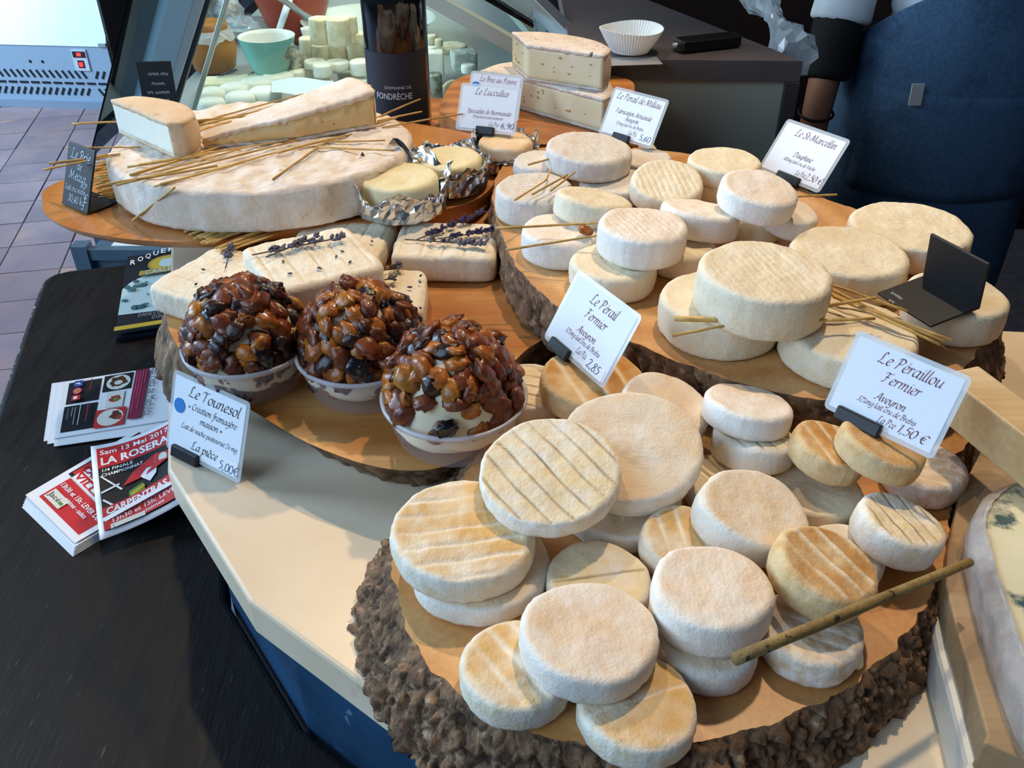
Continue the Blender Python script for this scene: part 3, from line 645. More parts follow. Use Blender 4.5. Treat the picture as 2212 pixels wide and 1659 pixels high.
m = (GXX - brie_c[0]) ** 2 + ((GYY - brie_c[1]) / BY) ** 2 < BR ** 2; HF[m] = ZB + 0.003 + BH
ZBT = ZB + 0.003 + BH + 0.001
def wedge(name, label, cut, arc, z0, h, m_paste, m_rind, rag=0.0025, th=0.0035, h_of=None, bulge=0.0, holes=0, seed=0, bottom_rind=True):
    """cut: 2-D points along the cut faces (end to end), arc: points of the rind side joining the ends"""
    cut = np.array(cut, float); arc = np.array(arc, float); rs = random.Random(seed)
    def dens(P, step=0.004):
        out = []
        for i in range(len(P) - 1):
            k = max(2, int(np.linalg.norm(P[i + 1] - P[i]) / step)); out += [P[i] + (P[i + 1] - P[i]) * j / k for j in range(k)]
        return out
    cd = dens(cut); ad = list(catmull(np.vstack([cut[-1:], arc, cut[:1]]), 6))[:-1]
    poly = np.array(cd + ad); nc = len(cd); n = len(poly); c = poly.mean(0)
    hh = (lambda p: h) if h_of is None else h_of
    T = np.roll(poly, -1, 0) - np.roll(poly, 1, 0); T /= np.linalg.norm(T, axis=1, keepdims=True) + 1e-9; Nn = np.stack([T[:, 1], -T[:, 0]], 1)
    area = np.sum(poly[:, 0] * np.roll(poly[:, 1], -1) - np.roll(poly[:, 0], -1) * poly[:, 1])
    if area < 0: Nn = -Nn
    t = thing(name, label, 'cheese', (c[0], c[1], z0))
    def ringmesh(levels):
        V, Fc = [], []
        for fz, off in levels:
            for i in range(n):
                o_ = off(i, fz); q = (poly[i] + Nn[i] * o_ - c) if o_ is not None else (poly[i] - c) * .93; V.append((q[0], q[1], fz(i) if callable(fz) else fz))
        L = len(levels)
        for l in range(L - 1):
            for i in range(n): Fc.append((l * n + i, l * n + (i + 1) % n, (l + 1) * n + (i + 1) % n, (l + 1) * n + i))
        Fc.append(tuple(range(n - 1, -1, -1))); Fc.append(tuple(range((L - 1) * n, L * n))); return V, Fc
    H = np.array([hh(p) for p in poly])
    lv = []
    for u in np.linspace(0, 1, 8):
        lv.append((lambda i, u=u: th * 0.6 + (H[i] - th * 1.2) * u, lambda i, fz, u=u: (bulge * math.sin(math.pi * min(1, u * 1.1)) * (1 if i < nc else 0) + 0.0006 * nz(poly[i][0] * 120, poly[i][1] * 120, u * 6 + seed))))
    V, Fc = ringmesh(lv); obj('paste', fix_normals(make_mesh('paste', V, Fc, True)), m_paste, t)
    rag_ = [0.0006 + rag * abs(fbm(p[0] * 140, p[1] * 140, seed, 3)) for p in poly]
    drop = [rag * 0.9 * abs(fbm(p[0] * 170 + 5, p[1] * 170, seed, 3)) for p in poly]
    lv = [(lambda i: H[i] - th - drop[i], lambda i, fz: rag_[i] * .7), (lambda i: H[i] - th * .4, lambda i, fz: rag_[i]), (lambda i: H[i], lambda i, fz: rag_[i] * .4), (lambda i: H[i] + 0.0008, lambda i, fz: None)]
    V, Fc = ringmesh(lv); obj('top_rind', fix_normals(make_mesh('top_rind', V, Fc, True)), m_rind, t)
    if bottom_rind:
        lv = [(0.0, lambda i, fz: rag_[i] * .4), (lambda i: th * .7 + drop[i] * .5, lambda i, fz: rag_[i] * .6)]
        V, Fc = ringmesh(lv); obj('bottom_rind', fix_normals(make_mesh('bottom_rind', V, Fc, True)), m_rind, t)
    # rind along the outer curve
    V, Fc = [], []; idx = list(range(nc, n)) + [0]; L = 8
    for j, i in enumerate(idx):
        for l in range(L):
            u = l / (L - 1); b_ = math.sin(math.pi * u) * 0.003 + 0.0012 * nz(poly[i][0] * 150, poly[i][1] * 150, u * 9 + seed)
            q = poly[i] + Nn[i] * (b_ if 0 < j < len(idx) - 1 else 0.0005) - c; V.append((q[0], q[1], H[i] * u))
    for j in range(len(idx) - 1):
        for l in range(L - 1): Fc.append((j * L + l, (j + 1) * L + l, (j + 1) * L + l + 1, j * L + l + 1))
    obj('side_rind', make_mesh('side_rind', V, Fc, True), m_rind, t)
    for k in range(holes):
        i = rs.randrange(2, nc - 2); u = rs.uniform(.2, .8); q = poly[i] + Nn[i] * (bulge * math.sin(math.pi * u) - 0.0008) - c
        s = rs.uniform(.0006, .0022); mb = MB(); ang = math.atan2(T[i][1], T[i][0])
        hv = [(math.cos(a) * s * rs.uniform(.7, 1.6), 0.0, math.sin(a) * s * rs.uniform(.5, 1)) for a in np.linspace(0, 6.28, 8)[:-1]]
        mb.add([(x, -.0004, z) for x, y, z in hv] + [(x * .6, 0.0015, z * .6) for x, y, z in hv], [tuple(range(7))] + [(a, (a + 1) % 7, 7 + (a + 1) % 7, 7 + a) for a in range(7)])
        oo = mb.build('hole', M_hole, t); sgn = ang if area > 0 else ang + math.pi
        oo.location = (q[0] + Nn[i][0] * .001, q[1] + Nn[i][1] * .001, H[i] * u); oo.rotation_euler = (0, 0, sgn)
    return t
def P2(x, y, z): return U(x, y, z)[:2]
zt = ZBT + 0.037
wedge('goat_cheese_wedge', 'half round white-pasted cheese with beige rind at the left end of the brie', [P2(240, 215, zt), P2(362, 266, zt)], [P2(400, 262, zt), P2(418, 244, zt), P2(385, 222, zt), P2(300, 208, zt)], ZBT, 0.037, M_tomme_paste, M_tomme_rind, seed=2)
zt = ZBT + 0.036
A = P2(440, 300, ZBT + .01); B = P2(812, 274, ZBT); Cq = P2(756, 174, zt)
Ln = np.linalg.norm(B - A)
wedge('brie_wedge', 'long runny wedge of brie lying on top of the brie wheel', [Cq, A + np.array([0, .006]), A, A * .5 + B * .5 + np.array([0.004, -.012]), B], [B + (Cq - B) * .35 + np.array([.004, 0.002]), B + (Cq - B) * .7 + np.array([.004, .002])], ZBT, 0.036, M_brie_paste, M_brie,
      h_of=lambda p: 0.011 + 0.029 * min(1, max(0, np.linalg.norm(p - A) / Ln)) ** 0.8, bulge=0.003, holes=9, rag=0.008, seed=5)
zb1 = 0.0825; z1 = zb1 + 0.042
wedge('peppered_brie_piece', 'lower piece of the stacked peppered brie on the wood block', [P2(1040, 152, z1), P2(1112, 163, z1), P2(1305, 214, z1)], [P2(1325, 196, z1), P2(1290, 160, z1), P2(1180, 132, z1), P2(1090, 136, z1)], zb1, 0.042, M_pep_paste, M_pep_rind, holes=16, seed=8, rag=0.003)
zb2 = z1 + 0.0015; z2 = zb2 + 0.044
wedge('peppered_brie_piece', 'upper piece of the stacked peppered brie beside the white paper case', [P2(1107, 69, z2), P2(1140, 96, z2), P2(1304, 119, z2)], [P2(1316, 104, z2), P2(1270, 84, z2), P2(1180, 70, z2)], zb2, 0.044, M_pep_paste, M_pep_rind, holes=16, seed=9, rag=0.003)

# ------------------------------------------------------------------ cheeses in foil
M_foil = mk('crumpled_foil', 'DADDE0', rough=0.2, metal=1.0)
M_foilch = mk('yellowish_fresh_rind', 'E9DDB6', 'E0D0A0', scale=40, rough=0.65, bump=0.35, bscale=150, sss=0.15)
add_mark(M_foilch, 'top', 'E6D6A8', 0.5); CM['foilch'] = M_foilch
M_foilch2 = mk('peach_rind', 'E9D3B4', 'DDB98E', scale=40, rough=0.65, bump=0.35, bscale=150, sss=0.15); add_mark(M_foilch2, 'top', 'DDB88A', 0.6); CM['foilch2'] = M_foilch2
def foil_cup(key, label, seed, flare=1.0, big=1.0):
    p, R, h, nrm, z = PLACED[key]; rs = random.Random(seed); seg, rows = 64, 12; V, Fc = [], []
    zb = z - h - 0.0016; cx, cy = p[0], p[1]
    prof = [(0.2, 0), (0.7, 0.0), (0.98, 0.001), (1.12, .12 * h), (1.13, .34 * h), (1.13, .55 * h), (1.13, .70 * h), (1.14, .80 * h), (1.16, .88 * h), (1.19, .95 * h), (1.22, 1.0 * h)]
    for i, (r, zz) in enumerate(prof):
        for k in range(seg):
            th = 2 * math.pi * k / seg; q = Vector((math.cos(th) * 5.5 * r + seed, math.sin(th) * 5.5 * r, zz * 240))
            vd, vp = mnoise.voronoi(q * 1.3); amp = 0.0 if i < 2 else min(1, i / 5)
            d = (vd[0] - .45) * .17 * amp + nz(*(q * 2.4)) * .09 * amp
            front = -math.sin(th); up = 1.0 - 0.30 * front * (i / len(prof)) + (0.62 * nz(math.cos(th) * 2.4, math.sin(th) * 2.4, seed * 3.7) if i > 5 else 0) * (i - 5) / 5
            rr = R * (r * (1 + (big - 1) * min(1, i / 5)) + d * flare * big); V.append((rr * math.cos(th), rr * math.sin(th), max(0, zz * up + (nz(*(q * 3.1)) * .004 * amp))))
    n = len(prof); Fc = [(i * seg + k, i * seg + (k + 1) % seg, (i + 1) * seg + (k + 1) % seg, (i + 1) * seg + k) for i in range(n - 1) for k in range(seg)]
    Fc.append(tuple(range(seg - 1, -1, -1)))
    me = make_mesh('foil_wrapper', V, Fc, False); o = obj('foil_wrapper', me, M_foil); o.location = (cx, cy, zb + 0.0003)
    sm = o.modifiers.new('solid', 'SOLIDIFY'); sm.thickness = 0.00025
    return tag(o, label, 'foil')
HF_keep = HF.copy()
HF[:] += 0.002
m_ = (GXX - brie_c[0]) ** 2 + (GYY - brie_c[1]) ** 2 < (BR + .02) ** 2; HF[m_] = ZB + 0.002
for key, x, y, w_, h_, kd, l1_, l2_, sd in (('f1', 862, 380, 168, .036, 'foilch', 'yellowish cheese in crumpled foil nearest the lavender cheeses', 'crumpled silver foil around the nearest foil cheese', 3),
                             ('f2', 972, 338, 140, .034, 'foilch', 'middle yellowish cheese sitting in crumpled foil', 'crumpled silver foil around the middle foil cheese', 11),
                             ('f3', 1092, 302, 118, .030, 'foilch2', 'peach-coloured cheese in foil below the middle back price card', 'crumpled silver foil around the peach-coloured cheese', 23)):
    HF[:] = ZB + 0.002; put_cheese(key, x, y, w_, h_, kd, l1_, group='cheeses in foil', wob=.03); foil_cup(key, l2_, sd, big=1.07 if key == 'f1' else 1.0)
HF[:] = HF_keep

# ------------------------------------------------------------------ rectangular cheeses with lavender
M_lav = cheese_material('cream_lavender_cheese_rind', 'EFE3CE', 'EEDFC6', 'DCC6A2', 'E6D5B8', 0.5, 0.5)
def brick_cheese(key, label, corners, z_base, h, seed, tilt=(0, 0), groove_n=2):
    z1 = z_base + h; P = np.array([U(x, y, z1)[:2] for x, y in corners]); c = P.mean(0)
    u = (P[1] - P[0]) + (P[2] - P[3]); a = (np.linalg.norm(P[1] - P[0]) + np.linalg.norm(P[2] - P[3])) / 4; b = (np.linalg.norm(P[3] - P[0]) + np.linalg.norm(P[2] - P[1])) / 4
    me = cheese_mesh(min(a, b), h, seed, wob=0.012, lump=0.0016, rect=(a, b), seg=120, e=0.006, groove=(0.0, 0.021, .0012, .0014, -3, 3))
    o = obj('lavender_cheese', me, M_lav); o.location = (c[0], c[1], z_base); o.rotation_euler = (tilt[0], tilt[1], math.atan2(u[1], u[0])); tag(o, label, 'cheese', 'rectangular lavender cheeses')
    print(key, 'size', (2 * a).round(3), (2 * b).round(3)); return o
ZL = ZO + 0.001
brick_cheese('l1', 'rectangular cream cheese at the left tip of the olive slab', [(358, 596), (505, 512), (600, 580), (420, 690)], ZL, .027, 41)
brick_cheese('l3', 'rectangular cheese behind with a dark lavender head by the foil', [(668, 462), (858, 468), (815, 560), (610, 545)], ZL, .026, 43)
brick_cheese('l4', 'rectangular cheese with three lavender sprigs at right', [(868, 478), (1078, 478), (1072, 560), (838, 552)], ZL, .028, 44)
brick_cheese('l5', 'rectangular cheese right behind the middle raisin cup', [(735, 585), (932, 574), (905, 675), (665, 672)], ZL, .026, 45)
brick_cheese('l2', 'rectangular cheese lying on top with a lavender sprig across it', [(520, 528), (752, 484), (832, 570), (585, 640)], ZL + .0285, .025, 42)
M_stem = mk('dry_grey_stem', '6F6250', '52463A', scale=80, rough=0.8)
M_flower = mk('dried_lavender', '4A4258', '6E6A72', scale=160, rough=0.8, c3='2A2440', c3scale=90)
M_flower2 = mk('deep_violet_lavender', '2C2448', '4A4060', scale=160, rough=0.8)
def bud_geo(mb, p, d, L, w, rs):
    d = d.normalized(); up = Vector((0, 0, 1)); a = d.cross(up); a = a.normalized() if a.length > .1 else Vector((1, 0, 0)); b = a.cross(d)
    V = [p]; 
    for s, r in ((.3, .8), (.65, 1.0), (.9, .55)):
        for k in range(5): w_ = 2 * math.pi * k / 5; V.append(p + d * L * s + (a * math.cos(w_) + b * math.sin(w_)) * w * r)
    V.append(p + d * L); F_ = [(0, 1 + (k + 1) % 5, 1 + k) for k in range(5)]
    for j in range(2): F_ += [(1 + j * 5 + k, 1 + j * 5 + (k + 1) % 5, 6 + j * 5 + (k + 1) % 5, 6 + j * 5 + k) for k in range(5)]
    F_ += [(11 + k, 11 + (k + 1) % 5, 16) for k in range(5)]; mb.add(V, F_)
def sprig(label, p0, p1, z, f0=0.4, mat=M_flower, seed=0, dens=1.0, curve=0.0):
    rs = random.Random(seed); a, b = U(p0[0], p0[1], z), U(p1[0], p1[1], z); a, b = Vector(a), Vector(b); d = b - a; L = d.length
    t = thing('lavender_sprig', label, 'lavender', tuple(a)); side = Vector((-d.y, d.x, 0)).normalized()
    pt = lambda u: d * u + side * curve * math.sin(u * math.pi) + Vector((0, 0, 0.002 + 0.002 * u))
    MB().tube([pt(u) for u in np.linspace(0, .95, 8)], 0.0007, 5).build('stem', M_stem, t, smooth=True)
    u = f0; k = 0
    mb = MB()
    while u < 1.0:
        for s in range(int(6 * dens) + 1):
            ang = rs.uniform(0, 6.28); out = side * math.cos(ang) + Vector((0, 0, abs(math.sin(ang)) * .8))
            bud_geo(mb, pt(u) + out * 0.0006, (d.normalized() * rs.uniform(.5, 1.2) + out * rs.uniform(.5, 1.0)), rs.uniform(.0045, .0075), rs.uniform(.0010, .0016), rs)
        u += rs.uniform(.0032, .0055) / L
        if rs.random() < .22: u += .006 / L
    mb.build('flower_spike', mat, t, smooth=True); return t
HF[:] = np.maximum(HF, HF_keep)
zt1, zt2 = ZL + .028, ZL + .0545
sprig('long lavender sprig across the topmost rectangular cheese', (545, 555), (735, 522), zt2, .18, seed=1)
sprig('short lavender tip next to the long sprig on the topmost rectangular cheese', (575, 560), (683, 520), zt2 + .001, .45, seed=2)
sprig('violet lavender sprig pointing up right on the right-hand rectangular cheese', (900, 522), (1040, 468), ZL + .0295, .15, M_flower2, 3)
sprig('middle violet sprig of the right-hand rectangular cheese', (945, 520), (1070, 505), ZL + .0295, .2, M_flower2, 4)
sprig('grey lavender sprig nearest the edge of the right-hand rectangular cheese', (875, 521), (1052, 537), ZL + .0295, .3, seed=5)
sprig('dark lavender head on the rear rectangular cheese', (700, 484), (775, 468), ZL + .027, .05, M_flower2, 6, dens=2.2)
sprig('lavender sprig behind the middle raisin cup', (705, 622), (865, 582), ZL + .027, .55, seed=7)
sprig('second lavender sprig behind the middle raisin cup', (760, 618), (852, 610), ZL + .027, .5, seed=8)
sprig('small upright lavender tip beside the topmost rectangular cheese', (488, 583), (503, 535), ZL + .028, .4, seed=9)
rs = random.Random(3)
bits = [(445, 585), (420, 618), (603, 545), (614, 569), (620, 593), (697, 583), (725, 560), (745, 547), (760, 565), (693, 490), (906, 600), (878, 622), (904, 610), (806, 525), (905, 665), (602, 533)]
for i, (x, y) in enumerate(bits):
    zz = zt2 if 530 < x < 780 and 510 < y < 610 else ZL + .0282
    p = U(x, y, zz); mb = MB(); bud_geo(mb, Vector((0, 0, 0.001)), Vector((rs.uniform(-1, 1), rs.uniform(-1, 1), 0.05)), rs.uniform(.0035, .006), .0012, rs)
    o = mb.build('lavender_bud', M_flower, smooth=True); o.location = p; tag(o, 'tiny loose lavender bud fallen on the rectangular cheeses', 'lavender', 'loose lavender buds')
# ------------------------------------------------------------------ plastic cups with raisin-coated cheese balls
M_cup = bpy.data.materials.new('milky_clear_plastic'); M_cup.use_nodes = True
_N, _L = M_cup.node_tree.nodes, M_cup.node_tree.links; _b = _N['Principled BSDF']
_b.inputs['Base Color'].default_value = (0.62, 0.58, 0.62, 1); _b.inputs['Roughness'].default_value = 0.2; _b.inputs['Alpha'].default_value = 0.22; _b.inputs['Specular IOR Level'].default_value = .5
M_rim = mk('milky_plastic_rim', 'CFCBD0', rough=0.3, alpha=0.8)
M_ball = mk('fresh_white_cheese', 'F1E6CC', 'E9DAB8', scale=30, rough=0.45, sss=0.3, bump=0.3, bscale=60)
M_rais = [mk('dark_raisin', '3B1A12', '200D0B', scale=90, rough=0.28, bump=0.6, bscale=200, coat=0.25), mk('red_brown_raisin', '86411C', '552412', scale=90, rough=0.28, bump=0.6, bscale=200, sss=0.25, coat=0.25),
          mk('amber_raisin', 'B4691F', '824314', scale=90, rough=0.25, bump=0.5, bscale=200, sss=0.35, coat=0.25), mk('golden_raisin', 'B87826', '8A5418', scale=90, rough=0.25, bump=0.5, bscale=200, sss=0.4, coat=0.25),
          mk('black_raisin', '120D14', '080609', scale=90, rough=0.25, bump=0.5, bscale=200, coat=0.6)]
def raisin_mesh(seed):
    rs = random.Random(seed); V, Fc = [], []; seg, rings = 14, 10; L, W, T = rs.uniform(.0072, .0098), rs.uniform(.0058, .0078), rs.uniform(.0036, .0050)
    for i in range(1, rings):
        ph = math.pi * i / rings
        for k in range(seg):
            th = 2 * math.pi * k / seg; d = Vector((math.cos(ph), math.sin(ph) * math.cos(th), math.sin(ph) * math.sin(th)))
            f = 1 + .30 * nz(*(d * 2.2 + Vector((seed, 0, 0)))) + .16 * nz(*(d * 5.5 + Vector((0, seed, 0)))) + .05 * math.sin(th * 5 + seed) * math.sin(ph)
            V.append((d.x * L * f, d.y * W * f, d.z * T * f))
    n = len(V); V += [(L, 0, 0), (-L, 0, 0)]
    Fc = [((i) * seg + k, (i + 1) * seg + k, (i + 1) * seg + (k + 1) % seg, i * seg + (k + 1) % seg) for i in range(rings - 2) for k in range(seg)]
    Fc += [(n, k, (k + 1) % seg) for k in range(seg)] + [(n + 1, (rings - 2) * seg + (k + 1) % seg, (rings - 2) * seg + k) for k in range(seg)]
    return make_mesh('raisin', V, Fc, True)
RM = [[None] * 3 for _ in M_rais]
for a_ in range(len(M_rais)):
    for b_ in range(3):
        me = raisin_mesh(a_ * 3 + b_ + 1); me.materials.append(M_rais[a_]); RM[a_][b_] = fix_normals(me)
def raisin_cup(label, cx, cy, w, seed, mixw, gaps):
    rs = random.Random(seed); zr = ZO + 0.036; p = U(cx, cy, zr); R = w / 2 * depth(p) / F_PX
    t = thing('raisin_cheese_cup', label, 'cup', (p[0], p[1], ZO + 0.0008), group='raisin cheese cups'); Hc = 0.036
    r0 = R * .80; seg = 96; V, Fc = [], []
    prof = [(0, .0006), (r0 * .97, .0006), (r0, .002), (R * .955, Hc - .004), (R * .955, Hc - .0035)]
    for (r, z) in prof:
        for k in range(seg):
            f = 1 + (.006 if k % 2 else -.004) * (1 if .001 < z < Hc - .0036 else 0); V.append((r * f * math.cos(2 * math.pi * k / seg), r * f * math.sin(2 * math.pi * k / seg), z))
    n = len(prof); Fc = [(i * seg + k, i * seg + (k + 1) % seg, (i + 1) * seg + (k + 1) % seg, (i + 1) * seg + k) for i in range(n - 1) for k in range(seg)]
    obj('plastic_cup', make_mesh('plastic_cup', V, Fc, True), M_cup, t)
    MB().lathe([(R * .95, Hc - .0045), (R, Hc - .003), (R * 1.005, Hc), (R * .985, Hc + .001), (R * .95, Hc)], 96).build('rim', M_rim, t, smooth=True)
    # cheese ball
    br = R * .87; bz = Hc * .62; bh = R * .95 + .012
    V, Fc = [], []; S, Q = 40, 22
    for i in range(Q + 1):
        ph = math.pi * i / Q
        for k in range(S):
            th = 2 * math.pi * k / S; d = Vector((math.sin(ph) * math.cos(th), math.sin(ph) * math.sin(th), math.cos(ph))); f = 1 + .07 * nz(*(d * 3 + Vector((seed, 0, 0))))
            x, y, z = d.x * br * f, d.y * br * f, bz + d.z * (bh if d.z > 0 else bz - .002) * f
            V.append((x, y, max(.0015, z)))
    Fc = [(i * S + k, (i + 1) * S + k, (i + 1) * S + (k + 1) % S, i * S + (k + 1) % S) for i in range(Q) for k in range(S)]
    obj('cheese_ball', make_mesh('cheese_ball', V, Fc, True), M_ball, t)
    # raisins
    N = 225; cnt = 0; ga = math.pi * (3 - math.sqrt(5))
    for i in range(N):
        zc = 1 - (i + .5) / N * 1.12; th = i * ga + rs.uniform(-.2, .2); sr = math.sqrt(max(0, 1 - zc * zc))
        d = Vector((sr * math.cos(th), sr * math.sin(th), zc))
        if any((d - Vector(g[0]).normalized()).length < g[1] for g in gaps) and rs.random() < .85: continue
        if rs.random() < .08: continue
        q = Vector((d.x * br, d.y * br, bz + d.z * bh)) ; nn = Vector((d.x / br, d.y / br, d.z / bh)).normalized()
        q += nn * rs.uniform(-.0008, .0036)
        if q.z < Hc + .004:
            rw = r0 + (R * .955 - r0) * max(0, q.z) / Hc - .0075; rl = math.hypot(q.x, q.y)
            if rl > rw: q.x *= rw / rl; q.y *= rw / rl
        kind = rs.choices(range(5), mixw)[0]
        quat = Vector((0, 0, 1)).rotation_difference(nn) @ Euler((rs.uniform(-.7, .7), rs.uniform(-.7, .7), rs.uniform(0, 6.28))).to_quaternion()
        o = obj('raisin', RM[kind][rs.randrange(3)], None, t, loc=q); o.rotation_mode = 'QUATERNION'; o.rotation_quaternion = quat; s = rs.uniform(.92, 1.4); o.scale = (s, s, s); cnt += 1
    print('raisins', cnt, 'R', R); return t
raisin_cup('plastic cup with the darkest raisin-coated cheese ball, leftmost of three', 533, 738, 276, 1, (5, 7, 2.5, .6, 1), [((.2, -.9, .15), .12), ((.55, -.5, .8), .2), ((0, -.75, .6), .12)])
raisin_cup('plastic cup with raisin-coated cheese ball, middle of three', 782, 752, 290, 2, (3, 7, 4, .9, .7), [((-.3, -1, .0), .2), ((.2, -1, -.1), .25)])
raisin_cup('plastic cup with raisin ball showing most white cheese, nearest the front', 981, 852, 318, 3, (2, 6, 4.5, 1.3, .4), [((.35, -.9, .15), .38), ((-.35, -.95, .25), .22), ((-.1, -.5, .85), .22), ((.7, -.4, .5), .2), ((-.15, -.9, .5), .2), ((.1, -1, -.15), .3), ((-.6, -.8, .1), .2)])
o = obj('raisin', RM[2][0], None); o.location = U(1264, 497, 0.124); o.rotation_euler = (.2, .4, .8); tag(o, 'single amber raisin lying on a white cheese of the raised board', 'raisin')

# ------------------------------------------------------------------ price cards
M_paper = mk('white_card', 'E9ECF4', rough=0.6)
M_lam = mk('clear_lamination', 'DDE2E6', rough=0.18, alpha=0.45, spec=0.6)
M_maroon = mk('maroon_ink', '6B2B3F', rough=0.6)
M_black_ink = mk('black_ink', '1B1A22', rough=0.6)
M_blue_ink = mk('blue_pen_ink', '3A4A86', rough=0.6)
M_sticker = mk('white_price_sticker', 'F1F2F4', rough=0.5)
M_bluedot = mk('blue_round_sticker', '2A7CC4', rough=0.45)
M_clip = mk('black_plastic_clip', '15171A', rough=0.42)
def card_on(key, label, t, *a, **k):
    z = (PLACED[key][4] if key in PLACED else key_z[key]) + .004 + k.pop('dz', 0.0); t = list(t); s = (CAM_H - z) / (CAM_H - t[2])
    return card(label, (t[0] * s, t[1] * s, z), *a, scale=s, **k)
key_z = {}
def card(label, t, yaw, lean, w, h, lines, ink, clip_x, roll=0.0, hand=None, dot=None, clip_w=0.024, scale=1.0, group='laminated price cards', clip_z=0.0):
    root = thing('price_card', label, 'price card', t, (-math.radians(lean), math.radians(roll) * 0, math.radians(yaw)), group)
    root.scale = (scale,) * 3
    b = .0035
    def rounded(w0, h0, w1, h1, r, y0, y1):
        pts = []
        for cx, cz, a0 in ((w1 - r, h0 + r, -90), (w1 - r, h1 - r, 0), (w0 + r, h1 - r, 90), (w0 + r, h0 + r, 180)):
            for k in range(5): a = math.radians(a0 + k * 22.5); pts.append((cx + r * math.cos(a), cz + r * math.sin(a)))
        n = len(pts); return [(x, y0, z) for x, z in pts] + [(x, y1, z) for x, z in pts], [tuple(range(n)), tuple(range(2 * n - 1, n - 1, -1))] + [(i, (i + 1) % n, n + (i + 1) % n, n + i) for i in range(n)]
    V, Fc = rounded(-w / 2, 0, w / 2, h, .004, -.0002, .0002); MB().add(V, Fc).build('lamination', M_lam, root)
    V, Fc = rounded(-w / 2 + b, b, w / 2 - b, h - b, .0006, -.00045, .00045); MB().add(V, Fc).build('paper', M_paper, root)
    place_text(lines, lambda x, y: (x, -.00075, y), 'lettering', ink, root)
    if hand:
        s, x, y, sz, hw, stick = hand; hp = root
        if stick:
            V, Fc = rounded(*stick, .0015, -.0008, -.0005); hp = MB().add(V, Fc).build('price_sticker', M_sticker, root)
        place_text([line('pen', s, sz, x, y, 'l', nib=.03, minw=.05, shear=.12, wob=.03, width=hw)], lambda x, y: (x, -.0010, y), 'handwritten_price', M_blue_ink, hp)
    if dot:
        n = 24; MB().add([(dot[0] + dot[2] * math.cos(k * 2 * math.pi / n), -.0009, dot[1] + dot[2] * math.sin(k * 2 * math.pi / n)) for k in range(n)], [tuple(range(n))]).build('blue_sticker', M_bluedot, root, fix=False)
    mb = MB().box((clip_x - clip_w / 2, -.004, -.003 + clip_z), (clip_x + clip_w / 2, .004, .007 + clip_z))
    c = bevel(mb.build('clip', M_clip, root), .0012, 2)
    MB().box((clip_x - clip_w * .35, .001, -.004 + clip_z), (clip_x + clip_w * .35, .018, -.002 + clip_z)).build('clip_foot', M_clip, c)
    return root
def title(lines, w): return lines
L_ = lambda s, size, x, y, width=None, al='c', **k: line('pen', s, size, x, y, al, width=width, **k)
w, h = .083, .061
card_on('p21', 'laminated price card marked 1,50 € at the right of the front board', (0.255, 0.499, 0.079), -46.9, 25.2, w, h,
     [L_('Le Péraillou', .0125, .003, .046, .046), L_('Fermier', .0115, .002, .0345, .027), L_('Aveyron', .0085, .0, .0215, .022, nib=.09), L_('32%mg lait cru de Brebis', .0062, .0, .0155, .043, nib=.09), L_('La Pce', .0075, .0035, .0075, .013, nib=.09), L_('1,50 €', .0105, .022, .0070, .021)], M_maroon, -.014, clip_w=.034)
w, h = .085, .0625
card_on('p24', 'laminated price card with handwritten 2,85 standing on a brown cheese', (0.047, 0.588, 0.079), -60, 30.2, w, h,
     [L_('Le Pérail', .0125, .003, .047, .034), L_('Fermier', .0115, .002, .0355, .027), L_('Aveyron', .0085, .0, .0225, .024, nib=.09), L_('32%mg lait cru de Brebis', .0062, .0, .0165, .046, nib=.09), L_('La Pce', .0075, .005, .0085, .014, nib=.09)], M_maroon, -.018, hand=('2,85', .015, .0055, .011, .016, (.012, .003, .037, .0125)), clip_w=.026, dz=.002)
w, h = .083, .061
card('laminated price card marked 2,50 € tilted at the far rim of the raised board', (0.293, 0.911, 0.096), -54.7, 36.6, w, h,
     [L_('Le St-Marcellin', .0115, .004, .0465, .053), L_('Dauphiné', .0085, .002, .0255, .024, nib=.09), L_('30%mg lait cru de Vache', .0058, .002, .019, .042, nib=.09), L_('La Pce', .0075, .010, .009, .013, nib=.09), L_('2,50 €', .0105, .027, .0085, .021)], M_maroon, .0, clip_w=.03)
sc_ = .955; w, h = .083 * sc_, .061 * sc_
card_on('q3', 'laminated price card with handwritten 5,60 behind the big grey cheese', (0.14 * sc_, 1.097 * sc_, 0.47 + (0.072 - .47) * sc_), -42.6, 29.6, w, h,
     [L_('Le Pérail de Millau', .0110, .0, .0455, .064), L_('Fabrication Artisanale', .0080, .0, .0295, .052, nib=.085), L_('Aveyron', .0080, .0, .0225, .02, nib=.085), L_('32%mg lait cru de Brebis', .0056, .0, .0165, .04, nib=.09), L_('La Pce', .0075, .008, .0085, .013, nib=.09)], M_maroon, -.005, hand=('5,60', .018, .006, .0105, .016, (.014, .003, .037, .012)))
w, h = .079, .058
card_on('f3', 'laminated price card with handwritten 6,90 on the peach-coloured foil cheese', (-0.034, 1.108, 0.079), -17, 28.8, w, h,
     [L_('Le Luccullus', .0115, .002, .0455, .044), L_('Spécialité de Normandie', .0080, .002, .0225, .058, nib=.085), L_('55%mg lait de vache pasteurisé', .0052, .001, .017, .04, nib=.09), L_('La Pce', .0072, .010, .0085, .014, nib=.09)], M_maroon, -.0, hand=('6,90', .019, .007, .011, .017, None))
pb = UY(1058, 290, 1.165)
card('laminated card with blue dot half hidden behind the 6,90 card', (-0.026, 1.150, 0.0825), -20, 22, .072, .056,
     [L_('Le Brie au Poivre', .0095, .002, .0445, .05)], M_maroon, .0, dot=(-.027, .037, .0065))
w, h = .0858, .0678
